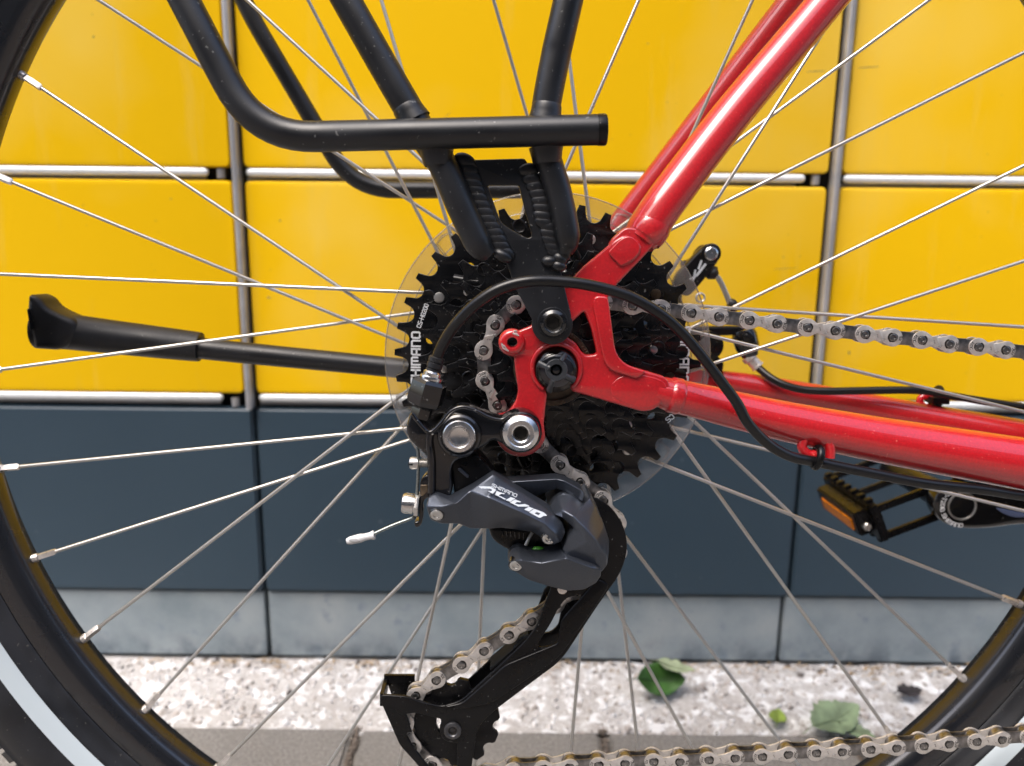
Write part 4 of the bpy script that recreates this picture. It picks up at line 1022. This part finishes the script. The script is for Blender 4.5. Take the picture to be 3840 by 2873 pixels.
bead_ = bmesh.new(); bmesh.ops.create_uvsphere(bead_, u_segments=20, v_segments=12, radius=1)
q = U(*c('D', 600, 1005), -87); Mx = Matrix.Translation(q) @ Matrix.Diagonal((2.9, 1.4, 1.9, 1))
for v in bead_.verts: v.co = Mx @ v.co
finish('green_bushing', bead_, grn, rd, 60)
b = bmesh.new(); sweep(b, [U(*c('D', 540, 820), -86), U(*c('D', 505, 880), -87), U(*c('D', 475, 950), -87)], .8, 10); finish('limit_screw', b, steel, rd, 60)
for (k, x, y) in (('C', 658, 1180), ('C', 1815, 1425), ('D', 372, 1152)):
    Yb = -97.2 if k == 'C' else -92.6
    if x == 658: Yb = -96.2
    q = U(*c(k, x, y), Yb)
    axs = Vector((-.1, -1, -.35)).normalized()
    b = bmesh.new(); lathe_bm(b, q, axs, [(3.3, -6), (3.3, .5), (2.95, .9), (2.6, .9), (2.5, .4)], 28); finish('pivot_ring', b, glossb, rd, 30)
    b = bmesh.new(); lathe_bm(b, q, axs, [(2.7, -3), (2.65, .9), (2.3, 1.2), (1.5, 1.2), (1.35, .5), (0, .4)], 28); finish('pivot_pin', b, steel, rd, 24)
# cage plates
def cage_outline(dy=0):
    top = cc('D', [(1085, 435, 10), (1240, 470, 40), (1390, 590, 50), (1495, 770, 60), (1530, 950, 60), (1500, 1130, 60), (1425, 1290, 60), (1330, 1420, 40)])
    mid = cc('E', [(1890, 150, 40), (1620, 560, 50), (1390, 730, 30), (1105, 945, 30), (1015, 1030, 30), (975, 1130, 40), (945, 1340, 20), (930, 1480, 50), (700, 1560, 50), (600, 1440, 50), (540, 1353, 30), (400, 1200, 20), (248, 850, 15), (262, 818, 12), (450, 828, 20), (560, 870, 20), (715, 905, 20), (860, 865, 30), (990, 745, 20), (1160, 590, 30), (1350, 410, 30), (1440, 290, 30), (1500, 120, 30), (1560, -40, 20)])
    back = cc('D', [(700, 1380, 20), (900, 1200, 20), (1000, 800, 20)])
    return rp(top+mid+back)
slot = rp(cc('E', [(1775, 62, 12), (1745, 140, 10), (1640, 250, 20), (1612, 400, 20), (1545, 452, 15), (1445, 464, 12), (1450, 420, 10), (1540, 280, 20), (1600, 160, 20), (1660, 85, 20)]))
pcx, pcy = c('E', 800, 1080)
winw = rp(cc('E', [(430, 965, 10), (520, 955, 10), (650, 985, 20), (720, 1005, 10)])) + arc(pcx, pcy, 50, 215, 75, 18) + rp(cc('E', [(832, 1180, 5), (830, 1353, 10), (830, 1450, 30), (700, 1450, 30), (600, 1340, 30), (510, 1225, 20), (432, 1090, 30)]))
YC_ = -60.0
cage = prism('cage_plate', cage_outline(), YC_, YC_+1.9, blkp, rd, .6, [slot, winw])
cage['label'] = 'long black outer cage plate'
# pressed ridge on the outer cage plate
rid = rp(cc('E', [(1620, 250, 20), (1900, -60, 20), (1985, -10, 20), (1880, 150, 20), (1600, 540, 40), (1380, 690, 30), (1100, 880, 30), (880, 928, 30), (720, 912, 14), (870, 880, 20), (1010, 760, 20), (1200, 590, 20), (1420, 500, 20), (1590, 430, 10)]))
prism('pressed_ridge', rid, YC_-1.3, YC_+.3, blkp, cage, 1.2)
inn = rp(cc('E', [(1500, 120), (1440, 290), (1350, 410, 30), (1160, 590, 30), (990, 745, 20), (860, 865, 30), (700, 900, 20), (450, 828, 20), (262, 818, 12), (400, 1200, 20), (600, 1440, 50), (930, 1480, 50), (1015, 1060, 30), (1390, 730, 30), (1620, 560, 50), (1890, 150, 40), (1960, 0, 20)]) + cc('D', [(1500, 1100, 60), (1500, 800, 60), (1300, 600, 60), (1000, 500, 60), (800, 900, 40), (900, 1300, 40)]))
loop = xz(inn, YC_); bm = prism_mesh([loop, xz(slot, YC_), xz(winw, YC_)], -44.5, -43, .4)
ip = finish('cage_plate', bm, blkp, rd, 30); ip['label'] = 'inner cage plate behind the chain'
# guide tabs bridging the two plates
b = bmesh.new(); t0 = U(*c('E', 268, 830), YC_)
for (A_, B_) in ((Vector((0, 0, 0)), Vector((0, 16, 0))),):
    box_bm(b, (t0.x-1.2, YC_+.3, t0.z-5), (t0.x+.6, -43.2, t0.z+1.4)); 
box_bm(b, (t0.x-1.2, -45, t0.z-1), (t0.x+14, -43.3, t0.z+3.2))
finish('guide_tab', b, blkp, cage, 30)
b = bmesh.new(); t1 = U(*c('E', 1080, 640), YC_); t2 = U(*c('E', 1370, 390), YC_); dd = (t2-t1)
for f0, f1, hh in ((0, 1, 0),):
    vs = [t1, t2]; nrm = Vector((-dd.z, 0, dd.x)).normalized()
    P = [t1+Vector((0, 2, 0)), t2+Vector((0, 2, 0)), t2+Vector((0, 15, 0)), t1+Vector((0, 15, 0))]
    q1_ = [b.verts.new(p) for p in P]; q2_ = [b.verts.new(p-nrm*1.4) for p in P]
    b.faces.new(q1_); b.faces.new(q2_[::-1])
    for i in range(4): b.faces.new((q1_[i], q1_[(i+1) % 4], q2_[(i+1) % 4], q2_[i]))
finish('chain_guard', b, blkp, cage, 30)
def pulley(px, py, T, Y, nm):
    ring, Rp_ = tooth_ring(T, .2, 2.3, .2, 3.3); C_ = U(px, py, YC_)
    loops = [[(p[0]+C_.x, p[1]+C_.z) for p in ring], [(C_.x+5.2*math.cos(a), C_.z+5.2*math.sin(a)) for a in [2*PI*k/24 for k in range(24)]]]
    for k in range(3):
        a0 = math.radians(120*k+135); a1 = a0+math.radians(84)
        lp = [(C_.x+8.4*math.cos(a0+(a1-a0)*i/12), C_.z+8.4*math.sin(a0+(a1-a0)*i/12)) for i in range(13)] + [(C_.x+6.2*math.cos(a1-(a1-a0)*i/12), C_.z+6.2*math.sin(a1-(a1-a0)*i/12)) for i in range(13)]
        loops.append(lp)
    return finish(nm, prism_mesh(loops, Y-1.5, Y+1.5, .4), blkp, rd, 30), C_
o, Cl = pulley(pcx, pcy, 11, YCH, 'tension_pulley'); o['label'] = 'lower toothed pulley'
socket_bolt('pulley_bolt', Vector((Cl.x, YC_-.3, Cl.z)), 4.2, 1.6, 1.9, mat('dark_zinc', (.10, .10, .105), .4, .8, noise_amt=.2, noise_scale=300), rd, depth=1.2)
o, Cu = pulley(2168, 2060, 11, YCH, 'guide_pulley')
b = bmesh.new(); lathe_bm(b, Vector((Cl.x, YC_+1, Cl.z)), Vector((0, 1, 0)), [(3.4, -1), (3.4, 15)], 20); finish('pulley_bushing', b, glossb, rd, 30)
b = bmesh.new(); lathe_bm(b, U(*c('D', 852, 1408), -60.2), FR, [(0, -.5), (2.3, -.5), (2.3, .2), (0, .3)], 28); finish('pivot_plate', b, alu, rd, 30)
# barrel adjuster
A0 = U(*c('A', 490, 1540), -84); A1 = U(*c('A', 655, 955), -84); axb = (A1-A0).normalized(); Lb = (A1-A0).length
def along(t): return A0+axb*Lb*t
ba = lathe('barrel_adjuster', A0, [(0, -1), (4.4, -1), (4.6, .5), (4.6, Lb*.13), (5.2, Lb*.16), (7.4, Lb*.2), (8.1, Lb*.28), (7.9, Lb*.58), (6.6, Lb*.635), (4.2, Lb*.66), (0, Lb*.66)], glossb, rd, 6, axis=axb, ang=20, phase=.35)
lathe('ferrule', along(.62), [(3.2, 0), (4.7, .4), (4.9, 1.4), (4.7, 2.0), (3.9, 2.2), (4.0, 3.6), (3.4, 4.2), (3.2, 4.4)], alu, rd, 30, axis=axb)
lathe('rubber_boot', along(.76), [(0, -2), (3.3, -2), (3.3, 1.5), (2.9, 1.8), (3.4, 2.3), (3.4, 4.2), (3.0, 4.5), (3.4, 5), (3.4, 6.6), (2.9, 7), (2.3, 7.2)], rub, rd, 30, axis=axb)
# limit screw at the rear
S0 = U(*c('C', 600, 655), -84); S1 = U(*c('C', 378, 652), -84); axs = (S1-S0).normalized(); Ls = (S1-S0).length
pr_ = [(0, -2)]
nT = 8
for i in range(nT):
    t = Ls*.56*i/nT; pr_ += [(1.55, t), (2.0, t+Ls*.56/nT*.5)]
pr_ += [(1.55, Ls*.57), (2.2, Ls*.6), (2.6, Ls*.62), (2.75, Ls*.9), (2.3, Ls), (0, Ls)]
sc1 = lathe('adjusting_screw', S0, pr_, steel, rd, 24, axis=axs)
b = bmesh.new(); q = S0+axs*(Ls*.93); box_bm(b, (q.x-1.1, q.y-3.0, q.z-.42), (q.x+.9, q.y+3.0, q.z+.42)); finish('screw_slot', b, dark, sc1, None)
prism('limit_screw_nut', rp(cc('C', [(570, 580, 6), (600, 575, 6), (622, 640, 6), (600, 742, 6), (575, 735, 6)])), -88, -80, glossb, rd, .5)
# cable clamp bolt, washer, bracket, inner cable and end cap
B0 = U(*c('V', 1050, 800), -82); B1 = U(*c('V', 850, 780), -82); axc = (B1-B0).normalized(); Lc = (B1-B0).length
lathe('clamp_bolt', B0, [(0, 0), (3.9, 0), (3.9, Lc*.25), (4.4, Lc*.27), (4.5, Lc*.8), (4.0, Lc*.95), (3.2, Lc), (2.1, Lc), (2.1, Lc-2), (0, Lc-2)], alu, rd, 36, axis=axc)
lathe('clamp_washer', B0, [(0, -.5), (5.6, -.5), (5.8, .2), (5.6, 1.2), (0, 1.2)], steel, rd, 8, axis=axc, ang=20)
prism('clamp_bracket', rp(cc('V', [(1075, 540, 8), (1100, 470, 10), (1160, 430, 8), (1240, 480, 8), (1240, 700, 10), (1140, 730, 20), (1105, 800, 20), (1120, 900, 20), (1100, 1055, 20), (1040, 1093, 12), (1002, 1072, 8), (1005, 1020, 6), (1055, 1012, 6), (1062, 900, 10)])), -85, -77, glossb, rd, .7)
prism('spring_end', rp(cc('V', [(1078, 560, 4), (1165, 560, 4), (1175, 640, 4), (1100, 705, 4), (1080, 690, 4)])), -85.8, -84.5, brn, rd, .3)
cab = [c('V', 1020, -60)+(-84,), c('V', 1050, 110)+(-85,), c('V', 1052, 400)+(-85,), c('V', 1040, 640)+(-84,), c('V', 1030, 800)+(-82.5,), c('V', 1010, 940)+(-82.5,), c('V', 960, 975)+(-84,), c('V', 720, 1068)+(-86,), c('V', 505, 1165)+(-87,)]
tube('inner_cable', cab, [.72]*len(cab), mat('twisted_steel_cable', (.30, .34, .34), .38, 1, noise_amt=.3, noise_scale=1500), rd, seg=10)
E0 = U(*c('V', 512, 1178), -87); E1 = U(*c('V', 160, 1260), -87); axe = (E1-E0).normalized(); Le = (E1-E0).length
ec = lathe('cable_end_cap', E0, [(.8, .4), (1.2, 0), (1.9, 0), (2.0, .6), (1.55, 2), (1.55, Le*.35), (1.9, Le*.5), (1.75, Le*.85), (1.2, Le*.98), (0, Le)], wcap, rd, 24, axis=axe)
b = bmesh.new(); q = E0+axe*(Le*.68)+Vector((0, -1.55, 0)); bmesh.ops.create_uvsphere(b, u_segments=16, v_segments=8, radius=1)
for v in b.verts: v.co = q+Vector((v.co.x*2.6, v.co.y*.45, v.co.z*1.1))
finish('crimp_mark', b, mat('shaded_crimp_plastic', (.40, .40, .40), .5), ec, 60)
# lettering on the outer arm, laid on its upper facet
def plane_f(p0, p1, p2):
    """maps pixels of crop C onto the plane through three traced points"""
    a, b_, c_ = [U(*c('C', p[0], p[1]), p[2]) for p in (p0, p1, p2)]
    nrm = (b_-a).cross(c_-a).normalized()
    if nrm.y > 0: nrm = -nrm
    def f(p):
        px, py = c('C', p.x, p.y); v = FB+RB*((px-IW/2)/FOC)-UB*((py-IH/2)/FOC)
        t = (a-CAM_B).dot(nrm)/v.dot(nrm); return CAM_B+v*t+nrm*.25
    return f
pf = plane_f((1275, 790, -93), (1800, 1128, -96), (1500, 1150, -104))
b = bmesh.new()
TT = lambda x, y: Vector(((1780+x*.23566-1400)/.36247, (1790+y*.23566-1500)/.36247))
for poly in ([(60, 148), (245, 152), (342, 205), (283, 268), (210, 228), (262, 222), (275, 205), (235, 185), (95, 183)],
             [(346, 222), (388, 240), (478, 265), (462, 275), (418, 268), (380, 295), (495, 350), (478, 362), (322, 282)],
             [(570, 322), (642, 345), (560, 395), (488, 368)],
             [(640, 358), (735, 395), (725, 405), (665, 400), (635, 425), (700, 440), (795, 430), (870, 462), (850, 472), (690, 472), (555, 405)],
             [(858, 475), (935, 503), (860, 550), (783, 518)],
             [(945, 508), (1095, 565), (1045, 582), (985, 558)], [(1095, 565), (1150, 612), (1125, 620), (1095, 622), (1040, 650), (1010, 608), (1045, 582)],
             [(1040, 650), (1010, 645), (862, 562), (948, 580), (1010, 608)], [(862, 562), (945, 508), (985, 558), (948, 580)]):
    b.faces.new([b.verts.new(pf(TT(*p))) for p in poly])
finish('model_lettering', b, whiteg, la, None)
e0 = Vector((1219, 897)); e1 = Vector((1474, 1009)); ex = (e1-e0).normalized(); ey = Vector((ex.y, -ex.x))
lettering('maker_lettering', 'SHIMANO', lambda p: pf(e0+ex*p.x+ey*p.y), 30, 6.5, whiteg, la, 1.6, 0, (e1-e0).length/((4+4+0+5.2+4+4+4+1.6*6)*30/5))

# ------------------------------------------------------------------ kickstand (far side, folded up)
ks = tube('kickstand', [c('I', 1040, 445)+(58,), c('I', 1400, 482)+(58,), c('I', 2150, 555)+(58,), c('I', 2700, 612)+(58,)], [6.3, 6.3, 6.0, 6.0], blk, BK, seg=28)
tube('rubber_sleeve', [c('I', 205, 352)+(58,), c('I', 330, 355)+(58,), c('I', 700, 398)+(58,), c('I', 1075, 441)+(58,), c('I', 1092, 443)+(58,)], [10.6, 10.7, 9.8, 8.8, 8.2], rub, ks, seg=36, ang=40)
prism('rubber_foot', rp(cc('I', [(150, 151, 14), (210, 170, 30), (250, 225, 40), (320, 262, 40), (420, 300, 30), (420, 400, 30), (330, 465, 30), (186, 456, 10), (138, 290, 60)])), 47, 69, rub, ks, 3.5)
prism('sole_insert', rp(cc('I', [(146, 232, 8), (160, 235, 8), (178, 350, 8), (164, 352, 8)])), 46.2, 58, blkp, ks, .6)

# ------------------------------------------------------------------ far brake arm
YB = 62
arm = rp(cc('P', [(240, 500, 20), (500, 215, 60), (570, 175, 50), (640, 180, 50), (700, 250, 60), (690, 340, 50), (600, 460, 30), (440, 655, 40), (350, 740, 30), (200, 620, 30)]))
br_ = prism('brake_arm', arm, YB, YB+9, blkp, BK, 1.6)
lathe('pivot_pin', (*c('P', 598, 278), YB), [(5.9, -.0), (5.4, .2), (4.9, -.3)], glossb, br_, 32)
lathe('pin_head', (*c('P', 598, 280), YB), [(0, 1.1), (3.2, 1.0), (4.0, .4), (4.1, -.5)], alu, br_, 28)
b = bmesh.new()
def pbf(p): return U(*c('P', p.x, p.y), YB-.08)
ribbon(b, [(495, 360), (470, 430)], 22, pbf); ribbon(b, [(452, 500), (535, 395)], 26, pbf)
ribbon(b, [(435, 455), (420, 520)], 18, pbf); ribbon(b, [(400, 560), (465, 455)], 0.1, pbf); ribbon(b, [(408, 552), (440, 500)], 22, pbf); ribbon(b, [(380, 540), (420, 522)], 14, pbf)
finish('printed_lettering', b, whiteg, br_, None)
prism('arm_lug', rp(cc('P', [(290, 360, 10), (400, 335, 20), (470, 200, 40), (560, 175, 30), (600, 300, 30), (400, 480, 20), (300, 430, 10)])), YB+9, YB+16, blkp, br_, 1.5)
tube('cable_boot', [c('P', 570, 445)+(YB+5,), c('P', 610, 480)+(YB+5,), c('P', 652, 512)+(YB+5,)], [3.8, 4.6, 2.4], rub, br_, seg=16)
tube('cable_noodle', [c('P', 655, 510)+(YB+4,), c('P', 700, 580)+(YB+4,), c('P', 745, 680)+(YB+4,), c('P', 790, 790)+(YB+4,)], 1.7, steel, br_, seg=14)
tube('cable_ferrule', [c('P', 772, 790)+(YB+4,), c('P', 815, 800)+(YB+4,), c('P', 850, 870)+(YB+4,)], [2.4, 3.2, 3.0], rub, br_, seg=14)
prism('lower_arm', rp(cc('P', [(40, 1060, 20), (300, 1040, 40), (700, 1030, 40), (960, 1030, 30), (1010, 1080, 30), (800, 1130, 20), (640, 1130, 20), (60, 1160, 10)])), YB+4, YB+12, blkp, BK, 1.4)
b0 = U(*c('P', 930, 1090), YB+3); b1 = U(*c('P', 1010, 1370), YB+1); ab = (b1-b0).normalized(); Lb2 = (b1-b0).length
br2 = lathe('brake_barrel', b0, [(0, -2), (6.6, -1), (7.6, 2), (7.2, Lb2*.55), (5.4, Lb2*.8), (4.8, Lb2*.9), (0, Lb2*.9)], glossb, BK, 18, axis=ab)
b2 = U(*c('P', 1085, 1450), YB); a2 = (b2-b1).normalized(); L2 = (b2-b1).length
lathe('silver_ferrule', b1-a2*3, [(3, 0), (4.5, .2), (4.6, 3), (3.6, 3.6), (3.6, L2+1.6), (4, L2+2), (4, L2+3), (0, L2+3)], nick, br2, 26, axis=a2)
lathe('hub_disc', (*c('P', 575, 1230), 52), [(0, 2), (5, 2), (8.4, 1), (8.4, -8), (0, -8)], blkp, BK, 30)
lathe('steel_eyelet', (*c('P', 487, 735), 56), [(1.9, 0), (2.5, .6), (3.1, 0), (2.5, -.6), (1.9, 0)], steel, BK, 24)

prism('caliper_mount', rp([(2290, 1110, 20), (2420, 1040, 20), (2560, 1080, 20), (2560, 1200, 20), (2500, 1300, 30), (2330, 1330, 20)]), YB+2, YB+14, blkp, BK, 2)
# ------------------------------------------------------------------ far crank arm and pedal
YK = 66
ce = c('H', 1600, 655)
crank_o = rp(cc('H', [(1310, 640, 80), (1400, 470, 80), (1560, 430, 60), (1900, 470, 60), (2500, 520, 40), (3200, 620), (3200, 900), (2500, 845, 40), (2150, 840, 40), (1900, 880, 60), (1600, 885, 80), (1400, 820, 80)]))
ck = prism('crank_arm', crank_o, YK, YK+14, glossb, BK, 3.2)
lathe('pedal_eye_ring', (*ce, YK), [(9.2, -.2), (9.0, .6), (8.2, .7), (7.8, 0), (7.6, -3)], steel, ck, 40)
lathe('pedal_eye', (*ce, YK), [(7.7, .1), (7.6, -2), (4, -4), (0, -4)], blkp, ck, 30)
cq = U(*ce, YK)
def ctf(R, a0, sg):
    def f(p):
        a = math.radians(a0)+sg*p.x/R; r = R-sg*(p.y-1.2)*1.0
        return Vector((cq.x+r*math.cos(a), YK-.08, cq.z+r*math.sin(a)))
    return f
lettering('ring_lettering', 'FC-T3010 SHIMANO'.replace('3', '2').replace('1', 'I'), ctf(12.2, 128, 1), 2.3, .5, white, ck, 1.3)
prism('printed_stripe', rp(cc('H', [(1925, 665, 10), (2220, 720, 10), (2220, 765, 10), (2120, 765, 20), (2000, 725, 20)])), YK-.15, YK+1, mat('blue_grey_print', (.10, .13, .24), .4), ck, .05)
# pedal: a cage round an axle running away from the viewer
pc0 = U(*ce, YK); px0 = pc0.x; pz0 = pc0.z
pd = bpy.data.objects.new('pedal', None); COL.objects.link(pd); pd.parent = BK
pedb = mat('pedal_black_plastic', (.005, .005, .006), .30, 0, 0, .35, rough_var=.06, noise_scale=60)
Mp = Matrix.Translation(Vector((px0, YK+14, pz0))) @ Matrix.Rotation(math.radians(-22), 4, 'Y') @ Matrix.Diagonal((.96, .95, .90, 1))
def pbox(name, a, b_, m, bev=1., par=None):
    bm = bmesh.new(); box_bm(bm, a, b_); bmesh.ops.recalc_face_normals(bm, faces=bm.faces)
    bmesh.ops.bevel(bm, geom=bm.edges[:], offset=bev, segments=2, affect='EDGES', clamp_overlap=True)
    for v in bm.verts: v.co = Mp @ v.co
    return finish(name, bm, m, par or pd, 35)
b = bmesh.new(); lathe_bm(b, Vector((0, 4, 0)), Vector((0, 1, 0)), [(0, -6), (6.5, -6), (7, 0), (11, 1), (11, 8), (9.5, 14), (8, 60), (9, 84), (0, 86)], 28)
for v in b.verts: v.co = Mp @ v.co
finish('pedal_barrel', b, pedb, pd, 30)
pbox('pedal_plate', (-50, 3, -14), (-44, 92, 14), pedb, 1.4)
pbox('pedal_plate', (44, 3, -14), (50, 92, 14), pedb, 1.4)
pbox('pedal_bar', (-46, 3, 8), (-8, 8, 13), pedb); pbox('pedal_bar', (-46, 3, -13), (-8, 8, -8), pedb)
pbox('pedal_bar', (8, 3, 8), (46, 8, 13), pedb); pbox('pedal_bar', (8, 3, -13), (46, 8, -8), pedb)
pbox('pedal_bar', (-46, 87, -13), (46, 92, -8), pedb); pbox('pedal_bar', (-46, 87, 8), (46, 92, 13), pedb)
pbox('reflector_housing', (-60, 12, -8.5), (-50, 82, 10), pedb, 1.2)
pbox('reflector', (-61, 19, -5.5), (-59.2, 74, 4), amber, .5)
for s in (-47,  47):
    for z_, dz in ((14, 3), (-14, -3)):
        for y_ in range(10, 90, 12):
            pbox('grip_tooth', (s-2.6, y_, min(z_, z_+dz)), (s+2.6, y_+5, max(z_, z_+dz)), pedb, .6)
b = bmesh.new(); lathe_bm(b, Vector((-55, 8, 0)), Vector((0, -1, 0)), [(0, -4), (3, -4), (3, 2), (2.2, 2.8), (0, 2.8)], 20)
for v in b.verts: v.co = Mp @ v.co
finish('housing_screw', b, alu, pd, 30)
